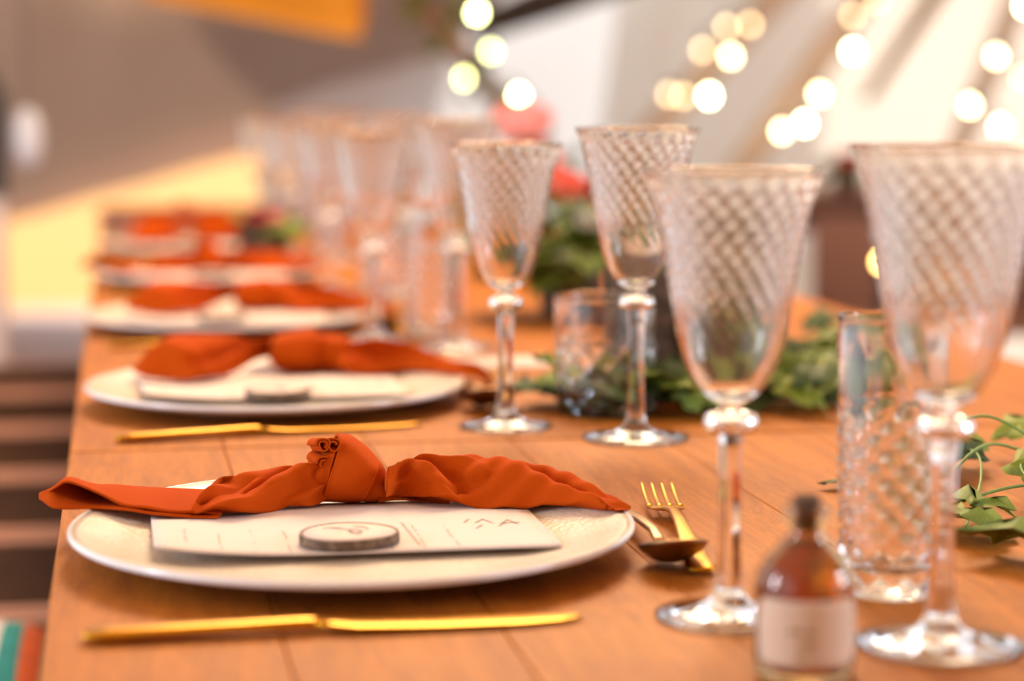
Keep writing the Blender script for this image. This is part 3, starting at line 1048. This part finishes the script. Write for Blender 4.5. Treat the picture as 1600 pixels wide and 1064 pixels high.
def right_bump(s, t):
    z = ridge(s, t, [(0, 0.85), (0.12, 0.75), (0.22, 0.5), (0.27, 0.2), (0.29, 0)], 0.10, 0.0045)
    z -= ridge(s, t, [(0.10, 0.95), (0.24, 0.72), (0.31, 0.45), (0.33, 0.2)], 0.06, 0.0042)
    z += ridge(s, t, [(0.06, 1.0), (0.20, 0.92), (0.34, 0.80), (0.40, 0.5)], 0.07, 0.0022)
    z += ridge(s, t, [(0.38, 0.98), (0.50, 0.74), (0.60, 0.45), (0.70, 0.22), (0.82, 0.1)], 0.15, 0.0040)
    z -= ridge(s, t, [(0.46, 1.0), (0.56, 0.80), (0.66, 0.52), (0.78, 0.32)], 0.07, 0.0034)
    z += ridge(s, t, [(0.56, 1.0), (0.70, 0.72), (0.84, 0.55), (1.0, 0.5)], 0.10, 0.0012)
    z += 0.0007 * math.sin(23 * s + 5 * t) * math.sin(PI * t) + 0.0005 * math.sin(41 * s - 13 * t)
    z -= 0.003 * smooth01((0.30 - s) / 0.1) * smooth01((0.22 - t) / 0.2)
    return z


def body_bump(s, t):
    z = ridge(s, t, [(0.0, 0.95), (0.06, 0.5), (0.05, 0.0)], 0.16, 0.0025)
    z -= ridge(s, t, [(0.30, 1.0), (0.42, 0.70), (0.30, 0.42), (0.18, 0.35)], 0.16, 0.0045)
    z += ridge(s, t, [(1.0, 0.85), (0.80, 0.75), (0.66, 0.40), (0.52, 0.12), (0.3, 0.0)], 0.14, 0.0050)
    z -= ridge(s, t, [(0.98, 0.98), (0.74, 0.90), (0.60, 0.62), (0.50, 0.4)], 0.07, 0.0042)
    z += ridge(s, t, [(1.0, 0.3), (0.86, 0.25), (0.75, 0.05)], 0.09, 0.0025)
    z += 0.0006 * math.sin(19 * s + 7 * t)
    return z


def left2_bump(s, t):
    z = ridge(s, t, [(0.15, 0.9), (0.35, 0.55), (0.5, 0.2)], 0.2, 0.004)
    z -= ridge(s, t, [(0.86, 0.9), (0.70, 0.60), (0.52, 0.30)], 0.10, 0.010)
    z += ridge(s, t, [(1.0, 0.5), (0.8, 0.35), (0.55, 0.02)], 0.10, 0.005)
    return z


def right2_bump(s, t):
    z = -0.012 * math.exp(-((s - 0.36) / 0.20) ** 2) * smooth01((t - 0.18) / 0.2) * smooth01((1.02 - t) / 0.18)
    z += ridge(s, t, [(0.1, 0.12), (0.4, 0.12), (0.7, 0.35), (1.0, 0.5)], 0.10, 0.003)
    z += ridge(s, t, [(0.0, 0.6), (0.10, 0.5), (0.12, 0.1)], 0.10, 0.004)
    return z


def wrap(loops, v_mid, th=0.0022, ns=26, nt=64, twist=0.0, roll=0.0016, wob=0.0006, seed=1):
    """a band of cloth wound round the knot: loops are (u top, z top, u bottom, z bottom, depth radius)"""
    L = catmull(loops, ns)
    rnd = random.Random(seed)
    ph = [rnd.uniform(0, 6) for _ in range(4)]
    rows = []
    for i in range(ns):
        s = i / (ns - 1)
        ut, zt, ub, zb, rd = L[i]
        cu_, cz = (ut + ub) / 2, (zt + zb) / 2
        au, az = (ut - ub) / 2, (zt - zb) / 2
        lip = roll * (math.exp(-((s - 0.0) / 0.07) ** 2) + math.exp(-((s - 1.0) / 0.07) ** 2))
        row = []
        for j in range(nt):
            a = 2 * PI * j / nt
            k = 1 + (lip + wob * math.sin(3 * a + ph[0] + 4 * s) + 0.5 * wob * math.sin(7 * a + ph[1] - 6 * s)) / max(rd, 0.008)
            e = 2 / 2.3
            ca_, sa_ = math.cos(a), math.sin(a)
            ca_ = math.copysign(abs(ca_) ** e, ca_)
            sa_ = math.copysign(abs(sa_) ** e, sa_)
            z = cz + az * ca_ * k
            row.append((cu_ + au * ca_ * k, v_mid - rd * sa_ * k, max(z, 0.0117)))
        rows.append(row)
    return grid(rows, close_u=True)


def scroll(c, r0, turns, depth, ax=(0.25, -1, 0.15)):
    """a little rolled corner of cloth: spiral sheet along an axis"""
    ax = Vector(ax).normalized()
    e1 = ax.cross(Vector((0, 0, 1))).normalized()
    e2 = e1.cross(ax)
    n = 34
    rows = []
    for dd in np.linspace(-0.5, 0.5, 6):
        row = []
        for i in range(n):
            q = i / (n - 1)
            a = q * turns * 2 * PI
            r = r0 * (1 - 0.62 * q) * (1 + 0.10 * math.sin(3 * a))
            p = Vector(c) + ax * dd * depth + e1 * (r * math.cos(a)) + e2 * (r * math.sin(a))
            row.append(tuple(p))
        rows.append(row)
    return grid(rows)


def napkin_sharp():
    t = thing('napkin', '', 'napkin', group='knotted rust napkins on the plates')
    # knot: three wraps of cloth and rolled corner ends on top
    kn = obj('knot', wrap(K_MAIN, K1V, seed=1, roll=0.0012), 'napkin_cloth', t)
    solidify(kn, 0.0022)
    w2 = obj('inner_wrap', wrap(K_RIGHT, K1V, seed=2, roll=0.0010), 'napkin_cloth', kn)
    solidify(w2, 0.002)
    w3 = obj('inner_wrap', wrap(K_LEFT, K1V, seed=4, roll=0.0008, wob=0.0010), 'napkin_cloth', kn)
    solidify(w3, 0.002)
    c1 = obj('rolled_corner', scroll((-0.0112, 0.086, 0.0482), 0.0046, 1.7, 0.016), 'napkin_cloth', kn)
    solidify(c1, 0.0011)
    c2 = obj('rolled_corner', scroll((-0.0040, 0.088, 0.0465), 0.0050, 1.5, 0.016, (0.1, -1, 0.3)), 'napkin_cloth', kn)
    solidify(c2, 0.0011)
    c3 = obj('rolled_corner', scroll((-0.0110, 0.086, 0.0385), 0.0052, 1.3, 0.014, (0.35, -1, -0.1)), 'napkin_cloth', kn)
    solidify(c3, 0.0011)
    obj('tail', lump(N1_RIGHT, right_bump, 0.16), 'napkin_cloth', t)
    obj('under_fold', lump([((0.024, 0.080, 0.0125), (0.025, 0.094, 0.024)), ((0.036, 0.082, 0.0125), (0.038, 0.098, 0.027)), ((0.050, 0.078, 0.0125), (0.053, 0.094, 0.022)), ((0.066, 0.072, 0.0125), (0.068, 0.082, 0.016))],
                                 lambda s, t: 0.0012 * math.sin(9 * t + 4 * s), 0.1, ns=24, nt=16, back=0.006), 'napkin_cloth', t)
    obj('tail', lump(N1_BODY, body_bump, 0.15, ns=60, back=0.02), 'napkin_cloth', t)
    # the outer end of this tail: a folded leaf open towards the guest
    n = 54
    lo, bk, fr = (catmull([r[q] for r in N1_LEAF], n) for q in range(3))
    rows = []
    for i in range(n):
        row = []
        for j in range(13):
            q = j / 12
            p = lo[i] * (1 - q) + bk[i] * q
            row.append(tuple(p - np.array((0, 0, 0.0012 * math.sin(PI * q)))))
        for j in range(1, 13):
            q = j / 12
            p = bk[i] * (1 - q) + fr[i] * q
            row.append(tuple(p + np.array((0, 0, 0.0014 * math.sin(PI * q) + 0.0005 * math.sin(i * 0.5 + 3 * q)))))
        rows.append(row)
    lf = obj('folded_end', grid(rows), 'napkin_cloth', t)
    solidify(lf, 0.0011)
    for o in t.children:
        if not o.modifiers:
            fix_normals(o.data)
    return t


def napkin_loose():
    t = thing('napkin', '', 'napkin', group='knotted rust napkins on the plates')
    kn = obj('knot', wrap(K2_MAIN, K2V, seed=11), 'napkin_cloth', t)
    solidify(kn, 0.0022)
    w2 = obj('inner_wrap', wrap(K2_RIGHT, K2V, seed=12), 'napkin_cloth', kn)
    solidify(w2, 0.0022)
    obj('tail', lump(N2_LEFT, left2_bump, 0.14), 'napkin_cloth', t)
    obj('tail', lump(N2_RIGHT, right2_bump, 0.16), 'napkin_cloth', t)
    for o in t.children:
        if not o.modifiers:
            fix_normals(o.data)
    return t


nk1 = napkin_sharp()
nk2 = napkin_loose()
place(nk1, (PLU[0], PLV[0], T), 0, 'rust orange knotted napkin in sharp focus, nearest the camera')
place(nk2, (PLU[1], PLV[1], T), 0, 'rust orange napkin with a loose knot on the second plate')
for k, (src, rz, lab) in enumerate([(nk2, -0.06, 'blurred rust napkin knotted on the third plate'), (nk1, 0.03, 'blurred red orange napkin knotted on the fourth plate'),
                                    (nk2, 0.05, 'blurred red orange napkin knotted on the fifth plate'), (nk1, -0.05, 'blurred red napkin knotted on the farthest plate')]):
    place(copy_tree(src), (PLU[k + 2], PLV[k + 2] - 0.03, T), rz, lab)

# ------------------------------------------------------------------ cutlery


def make_knife():
    t = thing('table_knife', '', 'knife', group='gold knives beside the plates')
    h = [(0, 0.004, 0.0016, 0, 0.0034), (0.002, 0.0065, 0.0026, 0, 0.0036), (0.012, 0.0080, 0.0031, 0, 0.0038), (0.04, 0.0078, 0.0030, 0, 0.0042), (0.075, 0.0066, 0.0028, 0, 0.0046),
         (0.098, 0.0055, 0.0029, 0, 0.0048), (0.108, 0.0050, 0.0029, 0, 0.0048), (0.112, 0.0048, 0.0026, 0, 0.0046)]
    obj('handle', loft(h, 16), 'gold', t)
    b_ = [(0.1121, 0.0045, 0.0019, 0, 0.0046), (0.118, 0.0062, 0.0014, 0.001, 0.0042), (0.13, 0.0088, 0.0011, 0.002, 0.0036), (0.17, 0.0096, 0.0010, 0.002, 0.0028), (0.21, 0.0090, 0.0009, 0.0015, 0.0024),
          (0.230, 0.0070, 0.0008, 0.0000, 0.0022), (0.240, 0.0036, 0.0007, -0.0020, 0.0020), (0.2435, 0.0010, 0.0005, -0.0035, 0.0019)]
    obj('blade', loft(b_, 14, 2.2), 'gold', t)
    return t


kf = make_knife()
kspots = [((-0.0215, 1.013), (0.2224, 1.0125)), ((-0.0072, 1.612), (0.2347, 1.655)), ((-0.015, 2.225), (0.22, 2.235)), ((-0.012, 2.825), (0.22, 2.83)), ((-0.012, 3.43), (0.22, 3.44)), ((-0.012, 4.04), (0.22, 4.05))]
for k, (a, c) in enumerate(kspots):
    o = kf if k == 0 else copy_tree(kf)
    place(o, (a[0], a[1], T), math.atan2(-(c[0] - a[0]), c[1] - a[1]), 'gold table knife in front of the plate ' + ORD[k])


def make_fork():
    t = thing('dessert_fork', '', 'fork', group='gold dessert forks beyond the plates')
    h = [(0, 0.0050, 0.0012, 0, 0.0030), (0.004, 0.0082, 0.0016, 0, 0.0032), (0.02, 0.0078, 0.0016, 0, 0.0040), (0.06, 0.0058, 0.0017, 0, 0.0072), (0.10, 0.0040, 0.0018, 0, 0.0104), (0.128, 0.0032, 0.0018, 0, 0.0108),
         (0.142, 0.0048, 0.0016, 0, 0.0094), (0.152, 0.0092, 0.0013, 0, 0.0074), (0.162, 0.0112, 0.0011, 0, 0.0058), (0.170, 0.0116, 0.0010, 0, 0.0051)]
    obj('handle', loft(h, 16), 'gold', t)
    for i in range(4):
        x = -0.0096 + i * 0.0064
        s = [(0.1695, 0.0023, 0.0010, x, 0.0051), (0.178, 0.0018, 0.0010, x, 0.0050), (0.19, 0.0016, 0.0010, x, 0.0056), (0.205, 0.0014, 0.0009, x, 0.0075), (0.218, 0.0011, 0.0008, x, 0.0103), (0.2225, 0.0005, 0.0004, x, 0.0115)]
        obj('tine', loft(s, 8), 'gold', t)
    return t


fk = make_fork()
for k in range(3):
    o = fk if k == 0 else copy_tree(fk)
    du, dv = PLU[k] - PLU[0], PLV[k] - PLV[0]
    place(o, (0.306 + du, 1.098 + dv, T), math.atan2(-(0.030), 0.22), 'gold dessert fork beyond the plate ' + ORD[k])


def make_spoon():
    t = thing('dessert_spoon', '', 'spoon', group='gold dessert spoons beyond the plates')
    L, W, D = 0.027, 0.0178, 0.0100
    rows = []
    for i in range(15):
        rr = i / 14
        row = []
        for j in range(32):
            a = 2 * PI * j / 32
            y = L * math.cos(a) * rr
            x = W * math.sin(a) * rr * (1 - 0.10 * math.cos(a))
            row.append((x, y, 0.0152 - D * (1 - rr ** 2) ** 0.8 - 0.0074 * math.cos(a) * rr))
        rows.append(row)
    b_ = obj('bowl', grid(rows, close_u=True), 'bronze', t)
    solidify(b_, 0.0014, -1)
    h = [(0.0255, 0.0042, 0.0011, 0, 0.0090), (0.032, 0.0034, 0.0014, 0, 0.0108), (0.045, 0.0030, 0.0018, 0, 0.0132), (0.08, 0.0040, 0.0017, 0, 0.0128), (0.12, 0.0060, 0.0016, 0, 0.0085), (0.15, 0.0078, 0.0016, 0, 0.0046), (0.162, 0.0078, 0.0016, 0, 0.0032), (0.166, 0.0040, 0.0012, 0, 0.0028)]
    obj('handle', loft(h, 14), 'bronze', t)
    return t


sp_ = make_spoon()
for k in range(3):
    o = sp_ if k == 0 else copy_tree(sp_)
    du, dv = PLU[k] - PLU[0], PLV[k] - PLV[0]
    place(o, (0.2935 + du, 1.116 + dv, T), -0.02, 'bronze gold dessert spoon beside the fork ' + ORD[k])

# ------------------------------------------------------------------ little bottle with a paper label
bo = thing('little_bottle', 'small amber bottle with a paper label in the right foreground', 'bottle', (0.2975, 0.897, T))
prof = [(0, 0.0006), (0.0195, 0.0006), (0.0222, 0.003), (0.0226, 0.008), (0.0226, 0.040), (0.0218, 0.046), (0.0190, 0.052), (0.0130, 0.058), (0.0088, 0.0625), (0.0078, 0.066), (0.0078, 0.069),
        (0.0098, 0.0705), (0.0104, 0.0735), (0.0098, 0.0762), (0.0070, 0.0765), (0.0062, 0.0735), (0.0060, 0.066), (0.0070, 0.0620), (0.0115, 0.0565), (0.0172, 0.0508), (0.0200, 0.045), (0.0205, 0.040), (0.0205, 0.008), (0.0190, 0.0045), (0, 0.004)]
obj('glass_body', lathe(prof, 56), 'amber_glass', bo)
obj('liquid', lathe([(0, 0.0043), (0.0188, 0.0048), (0.0203, 0.0082), (0.0203, 0.040), (0.0198, 0.0448), (0.0170, 0.0505), (0.0113, 0.0563), (0.0068, 0.0618), (0, 0.0618)], 48), 'bottle_glass', bo)
obj('cork', lathe([(0, 0.066), (0.0056, 0.066), (0.0060, 0.0745), (0.0064, 0.080), (0.0060, 0.0815), (0, 0.0815)], 24), 'cork', bo)
a0 = math.radians(-104)
rows = []
for z in np.linspace(0.0085, 0.0385, 14):
    hw = math.radians(66) * (1 - 0.16 * abs((z - 0.0235) / 0.015) ** 4)
    rows.append([(0.0229 * math.cos(a0 + q), 0.0229 * math.sin(a0 + q), z) for q in np.linspace(-hw, hw, 24)])
lbl = obj('paper_label', grid(rows), 'label_paper', bo)
solidify(lbl, 0.0003, 1)
mk = []
for z, spans in ((0.0250, [(-22, -6), (-2, 8)]), (0.0140, [(-14, -2)]), (0.0195, [(-12, 6)])):
    for s0, s1 in spans:
        qs = [a0 + math.radians(s0 + (s1 - s0) * i / 5) for i in range(6)]
        mk.append(grid([[(0.02335 * math.cos(q), 0.02335 * math.sin(q), z + dz) for q in qs] for dz in (-0.0011, 0.0011)]))
obj('label_print', join(*mk), 'label_ink', lbl, False)

# ------------------------------------------------------------------ greenery: ivy leaves, log and flowers


def leaf_geo(kind=0):
    """five lobed ivy leaf, 1 unit long, folded along the midrib; stalk end at the origin, tip on +y"""
    half = [(0.0, 0.0), (0.20, -0.10), (0.46, 0.02), (0.36, 0.18), (0.56, 0.42), (0.30, 0.50), (0.16, 0.74), (0.0, 1.0)] if kind == 0 else \
           [(0.0, 0.0), (0.16, 0.06), (0.30, 0.24), (0.34, 0.42), (0.28, 0.62), (0.16, 0.82), (0.06, 0.94), (0.0, 1.0)]
    V, Fc = [], []
    n = len(half)
    mid = [(0, y_, 0.0 + 0.10 * math.sin(PI * max(0, min(1, y_)))) for y_ in np.linspace(0, 1, n)]
    V += mid
    for sgn in (-1, 1):
        o = len(V)
        for (x, y_) in half:
            V.append((sgn * x * 0.55, y_ * 0.75 + 0.0, 0.05 * math.sin(5 * y_) + 0.16 * x + 0.10 * math.sin(PI * max(0, min(1, y_)))))
        m_ = len(V)
        for (x, y_) in half:
            V.append((sgn * x, y_, 0.07 * math.sin(7 * y_ + sgn) * x * 2 - 0.20 * x * x + 0.06 * math.sin(PI * max(0, y_))))
        for i in range(n - 1):
            q1 = (i, i + 1, o + i + 1, o + i)
            q2 = (o + i, o + i + 1, m_ + i + 1, m_ + i)
            Fc += [q1, q2] if sgn > 0 else [tuple(reversed(q1)), tuple(reversed(q2))]
    return V, Fc


LEAF = {}
for kd in (0, 1):
    for c in ('leaf_green', 'leaf_light', 'leaf_dark'):
        LEAF[(kd, c)] = mesh_data('leaf', *leaf_geo(kd), c)


def leaf(parent, p, size, yaw, pitch=0.0, rollv=0.0, kind=0, col='leaf_green'):
    o = link('leaf', LEAF[(kind, col)], parent, p, (pitch, rollv, yaw), (size, size, size))
    return o


def vine(parent, pts, r=0.0011, m=30):
    return obj('vine', tube([tuple(p) for p in catmull(pts, m)], r, 6), 'vine_green', parent)


# trailing ivy sprig at the right edge
iv = thing('ivy_sprig', 'trailing ivy sprig with curling stems on the table at the right edge', 'ivy', (0.55, 1.25, T))


def rel(u, v, z):
    return (u - 0.55, v - 1.25, z)


vine(iv, [rel(0.46, 1.20, 0.004), rel(0.50, 1.215, 0.012), rel(0.55, 1.23, 0.018), rel(0.60, 1.23, 0.012), rel(0.68, 1.22, 0.008)])
vine(iv, [rel(0.47, 1.235, 0.004), rel(0.51, 1.26, 0.020), rel(0.55, 1.29, 0.034), rel(0.60, 1.31, 0.022), rel(0.70, 1.33, 0.01)])
vine(iv, [rel(0.50, 1.30, 0.008), rel(0.53, 1.33, 0.030), rel(0.56, 1.32, 0.048), rel(0.59, 1.28, 0.030), rel(0.62, 1.22, 0.006)])
vine(iv, [rel(0.49, 1.18, 0.003), rel(0.52, 1.23, 0.022), rel(0.54, 1.29, 0.030), rel(0.55, 1.38, 0.012)], 0.0009)
vine(iv, [rel(0.53, 1.17, 0.003), rel(0.545, 1.20, 0.020), rel(0.555, 1.25, 0.026), rel(0.60, 1.33, 0.03), rel(0.66, 1.38, 0.012)], 0.0009)
for (u, v, z, sz, yaw, pi_, ro, kd, c) in [
        (0.500, 1.145, 0.006, 0.050, 0.9, 0.25, 0.2, 0, 'leaf_green'), (0.530, 1.135, 0.006, 0.045, -0.6, 0.15, -0.2, 0, 'leaf_green'),
        (0.490, 1.185, 0.008, 0.042, 1.9, 0.2, 0.1, 0, 'leaf_light'), (0.520, 1.215, 0.010, 0.040, 2.4, 0.15, -0.2, 0, 'leaf_green'),
        (0.555, 1.25, 0.020, 0.042, -1.2, 0.2, 0.3, 0, 'leaf_light'), (0.575, 1.21, 0.014, 0.044, -2.0, 0.1, 0.2, 0, 'leaf_green'),
        (0.545, 1.30, 0.024, 0.034, 0.4, 0.5, 0.3, 0, 'leaf_dark'), (0.585, 1.385, 0.016, 0.055, 1.3, 0.2, 0.2, 0, 'leaf_green'),
        (0.615, 1.41, 0.018, 0.050, -1.3, 0.3, -0.1, 0, 'leaf_light'), (0.560, 1.36, 0.012, 0.040, 2.2, 0.1, 0.3, 0, 'leaf_dark'),
        (0.60, 1.29, 0.016, 0.045, -0.4, 0.2, 0.4, 0, 'leaf_green'), (0.64, 1.34, 0.014, 0.05, -1.0, 0.2, 0, 0, 'leaf_dark'),
        (0.515, 1.25, 0.006, 0.036, 1.2, 0.1, 0.3, 0, 'leaf_dark'), (0.625, 1.24, 0.010, 0.046, -1.4, 0.2, 0, 0, 'leaf_light')]:
    leaf(iv, rel(u, v, z), sz, yaw, pi_, ro, kd, c)

lf1 = thing('ivy_leaf', 'single pointed green leaf on the table beside the large goblet foot', 'leaf', (0.500, 1.095, T + 0.012))
leaf(lf1, (0, 0, 0), 0.052, 1.35, 0.12, 0.25, 0, 'leaf_green')
leaf(lf1, (0.004, -0.008, -0.004), 0.040, -1.2, 0.05, 0.1, 0, 'leaf_dark')
lf2 = thing('ivy_leaf', 'tiny dark leaf scrap lying left of the tall crystal tumbler', 'leaf', (0.470, 1.328, T + 0.004))
leaf(lf2, (0, 0, 0), 0.022, 1.3, 0.0, 0.15, 1, 'leaf_dark')

# log centrepiece
lg = thing('log_centrepiece', 'dark bark covered log standing among ivy leaves at the table centre', 'log', (0.492, 1.80, T))
n = 64
rl = random.Random(9)
prof_r = [0.080 * (1 + 0.05 * math.sin(2 * 2 * PI * j / n) + 0.035 * math.sin(5 * 2 * PI * j / n + 1) + 0.03 * math.sin(13 * 2 * PI * j / n) + rl.uniform(-0.015, 0.015)) for j in range(n)]
rows = []
for z, s in [(0.0006, 0.99), (0.004, 1.0), (0.02, 1.01), (0.045, 0.985), (0.07, 1.0), (0.095, 0.98), (0.119, 1.0), (0.124, 0.985), (0.124, 0.93)]:
    rows.append([(prof_r[j] * s * (1 + rl.uniform(-0.012, 0.012)) * math.cos(2 * PI * j / n), prof_r[j] * s * (1 + rl.uniform(-0.012, 0.012)) * math.sin(2 * PI * j / n), z) for j in range(n)])
V, Fc = grid(rows, close_u=True)
Fc.append(tuple(reversed(range(n))))
obj('bark', (V, Fc), 'log_bark', lg, False)
rows = [[(prof_r[j] * s * math.cos(2 * PI * j / n), prof_r[j] * s * math.sin(2 * PI * j / n), z) for j in range(n)] for s, z in [(0.94, 0.119), (0.94, 0.1235), (0.5, 0.1242), (0.05, 0.1245)]]
obj('cut_face', grid(rows, close_u=True), 'brown_wood', lg)
md = []
for q in range(10):
    a = rl.uniform(0, 2 * PI)
    r = rl.uniform(0.0, 0.06)
    cx, cy_ = r * math.cos(a), r * math.sin(a)
    pr = [(0, 0.1247)] + [(0.016 * math.cos(b_), 0.1247 + 0.010 * math.sin(b_)) for b_ in np.linspace(0.05, 1.45, 6)] + [(0, 0.135)]
    V, Fc = lathe(pr, 14)
    md.append(([(x + cx, y_ + cy_, z) for x, y_, z in V], Fc))
obj('moss_tuft', join(*md), 'moss', lg)

ig = thing('ivy_garland', 'green ivy leaves trailing round the foot of the log', 'ivy', (0.492, 1.80, T))
pts = [(0.105 * math.cos(a), 0.105 * math.sin(a), 0.006 + 0.004 * math.sin(5 * a)) for a in np.linspace(-2.9, 0.9, 14)]
vine(ig, pts + [(0.10, 0.16, 0.006), (0.14, 0.26, 0.006)], 0.0014, 60)
rg = random.Random(21)
for i in range(64):
    a = rg.uniform(-2.9, 1.2)
    r = rg.uniform(0.098, 0.165)
    zz = rg.uniform(0.006, 0.03)
    leaf(ig, (r * math.cos(a), r * math.sin(a), zz), rg.uniform(0.035, 0.055), rg.uniform(0, 6.28), rg.uniform(-0.1, 0.5), rg.uniform(-0.4, 0.4), 0,
         rg.choice(['leaf_green', 'leaf_dark', 'leaf_light', 'leaf_dark']))
for i in range(26):
    leaf(ig, (rg.uniform(0.06, 0.20), rg.uniform(-0.05, 0.32), rg.uniform(0.006, 0.03)) if i % 2 else (rg.uniform(0.12, 0.22), rg.uniform(-0.05, 0.25), rg.uniform(0.006, 0.035)),
         rg.uniform(0.04, 0.055), rg.uniform(0, 6.28), rg.uniform(-0.1, 0.5), rg.uniform(-0.4, 0.4), 0, rg.choice(['leaf_green', 'leaf_light', 'leaf_dark']))


def bloom_geo(r, seed):
    rb = random.Random(seed)
    gs = []
    for ring_i, (cnt, rr, op) in enumerate([(5, 0.45, 0.25), (6, 0.75, 0.6), (8, 1.0, 1.0)]):
        for q in range(cnt):
            a = 2 * PI * q / cnt + ring_i * 0.5 + rb.uniform(-0.1, 0.1)
            rows = []
            for i in range(5):
                t_ = i / 4
                row = []
                for j in range(5):
                    w = (j / 4 - 0.5) * 2
                    rad = r * rr * (0.25 + 0.75 * math.sin(t_ * (1.2 + 0.5 * op)))
                    z = r * (-0.5 + 1.15 * t_ * (1.2 - 0.45 * op))
                    th = a + w * (0.62 if ring_i else 0.8) * (1 - 0.3 * t_ ** 3)
                    row.append((rad * math.cos(th), rad * math.sin(th), z - 0.10 * r * w * w))
                rows.append(row)
            gs.append(grid(rows))
    return join(*gs)


BLOOM = {c: mesh_data('blossom', *bloom_geo(1.0, i + 3), c) for i, c in enumerate(['coral_petal', 'pink_petal', 'white_petal', 'red_petal', 'magenta_petal'])}


def bloom(parent, p, r, col, pitch=0.5, yaw=0.0):
    return link('blossom', BLOOM[col], parent, p, (pitch, 0, yaw), (r, r, r))


def bouquet(label, loc, leaves, blooms, spread, height, seed, stems=9):
    t = thing('flower_arrangement', label, 'flowers', loc, 0, 'flower arrangements down the table')
    obj('vase', lathe([(0, 0.0005), (0.032, 0.0005), (0.036, 0.004), (0.040, 0.02), (0.036, 0.05), (0.030, 0.062), (0.032, 0.068), (0.028, 0.068), (0.026, 0.06), (0, 0.055)], 28), 'log_bark', t)
    rb = random.Random(seed)
    for i in range(stems):
        a = rb.uniform(0, 6.28)
        q = rb.uniform(0.3, 0.9)
        obj('stem', tube([(0.01 * math.cos(a), 0.01 * math.sin(a), 0.055), (spread * 0.4 * q * math.cos(a), spread * 0.4 * q * math.sin(a), 0.055 + height * 0.4),
                          (spread * q * math.cos(a), spread * q * math.sin(a), 0.05 + height * 0.75)], 0.0018, 5), 'vine_green', t)
    for i in range(leaves):
        a = rb.uniform(0, 6.28)
        q = spread * math.sqrt(rb.uniform(0.05, 1))
        z = 0.04 + height * rb.uniform(0.0, 0.9) * (1 - 0.35 * (q / spread) ** 2)
        leaf(t, (q * math.cos(a), q * math.sin(a), z), rb.uniform(0.035, 0.06), a - PI / 2 + rb.uniform(-0.6, 0.6), rb.uniform(-0.5, 0.7), rb.uniform(-0.5, 0.5), 1 if rb.random() < 0.6 else 0,
             rb.choice(['leaf_green', 'leaf_light', 'leaf_green', 'leaf_dark']))
    for (p, r, c) in blooms:
        bloom(t, p, r, c, rb.uniform(0.2, 0.9), rb.uniform(-0.6, 0.6))
    return t


bouquet('coral and white flowers with green leaves beside the second tall goblet', (0.525, 2.47, T), 110,
        [((-0.02, -0.05, 0.155), 0.026, 'coral_petal'), ((0.03, -0.05, 0.150), 0.028, 'coral_petal'), ((0.0, -0.07, 0.115), 0.014, 'white_petal'), ((0.025, -0.075, 0.105), 0.013, 'white_petal'),
         ((-0.03, -0.07, 0.08), 0.012, 'white_petal'), ((0.06, -0.03, 0.14), 0.024, 'coral_petal')], 0.105, 0.10, 31)
bouquet('tall pink bloom with leaves rising behind the second wine glass', (0.575, 3.05, T), 40,
        [((-0.005, -0.02, 0.218), 0.046, 'pink_petal'), ((0.03, 0.0, 0.17), 0.026, 'coral_petal'), ((-0.04, -0.02, 0.15), 0.02, 'coral_petal')], 0.07, 0.14, 33)
bouquet('small magenta flowers among leaves near the far napkins', (0.215, 3.30, T), 16,
        [((-0.01, -0.02, 0.075), 0.018, 'magenta_petal'), ((0.02, 0.0, 0.07), 0.016, 'pink_petal'), ((-0.025, 0.01, 0.06), 0.015, 'magenta_petal')], 0.035, 0.05, 35, 4)
fr_ = bouquet('red flowers standing on the distant table by the large goblet rim', (1.99, 5.69, T), 26,
              [((-0.02, -0.05, 0.085), 0.035, 'red_petal'), ((0.04, -0.02, 0.08), 0.03, 'red_petal')], 0.06, 0.06, 36, 5)

# green garland wound on the pole
gp = thing('leaf_garland', 'green leafy garland wound around the brown tent pole', 'garland', (0.832, 6.177, 1.324))
pa, pb = Vector((0.832, 6.177, 1.324)), Vector((1.167, 6.064, 0.884))
pts = []
for i in range(60):
    q = i / 59 * 1.5 - 0.25
    a = q * 26
    c = (pb - pa) * q
    pts.append(tuple(c + Vector((0.045 * math.cos(a), -0.045 * math.sin(a), 0.01 * math.cos(a)))))
vine(gp, pts, 0.004, 180)
for i in range(70):
    p = Vector(pts[rg.randrange(60)])
    leaf(gp, p + Vector((rg.uniform(-0.03, 0.03), rg.uniform(-0.03, 0.01), rg.uniform(-0.03, 0.03))), rg.uniform(0.05, 0.08), rg.uniform(0, 6.28), rg.uniform(-1, 1), rg.uniform(-1, 1), 1, rg.choice(['leaf_light', 'leaf_green', 'leaf_dark']))

# flat pale card on the table behind the low tumbler
cd = thing('place_card', 'flat pale place card on the table left of the low tumbler', 'card', (0.362, 2.035, T), 0.06)
obj('sheet', bevel_box(0.11, 0.075, 0.0012, 0.0003, 1), 'card_paper', cd, False, (0, 0, 0.001))
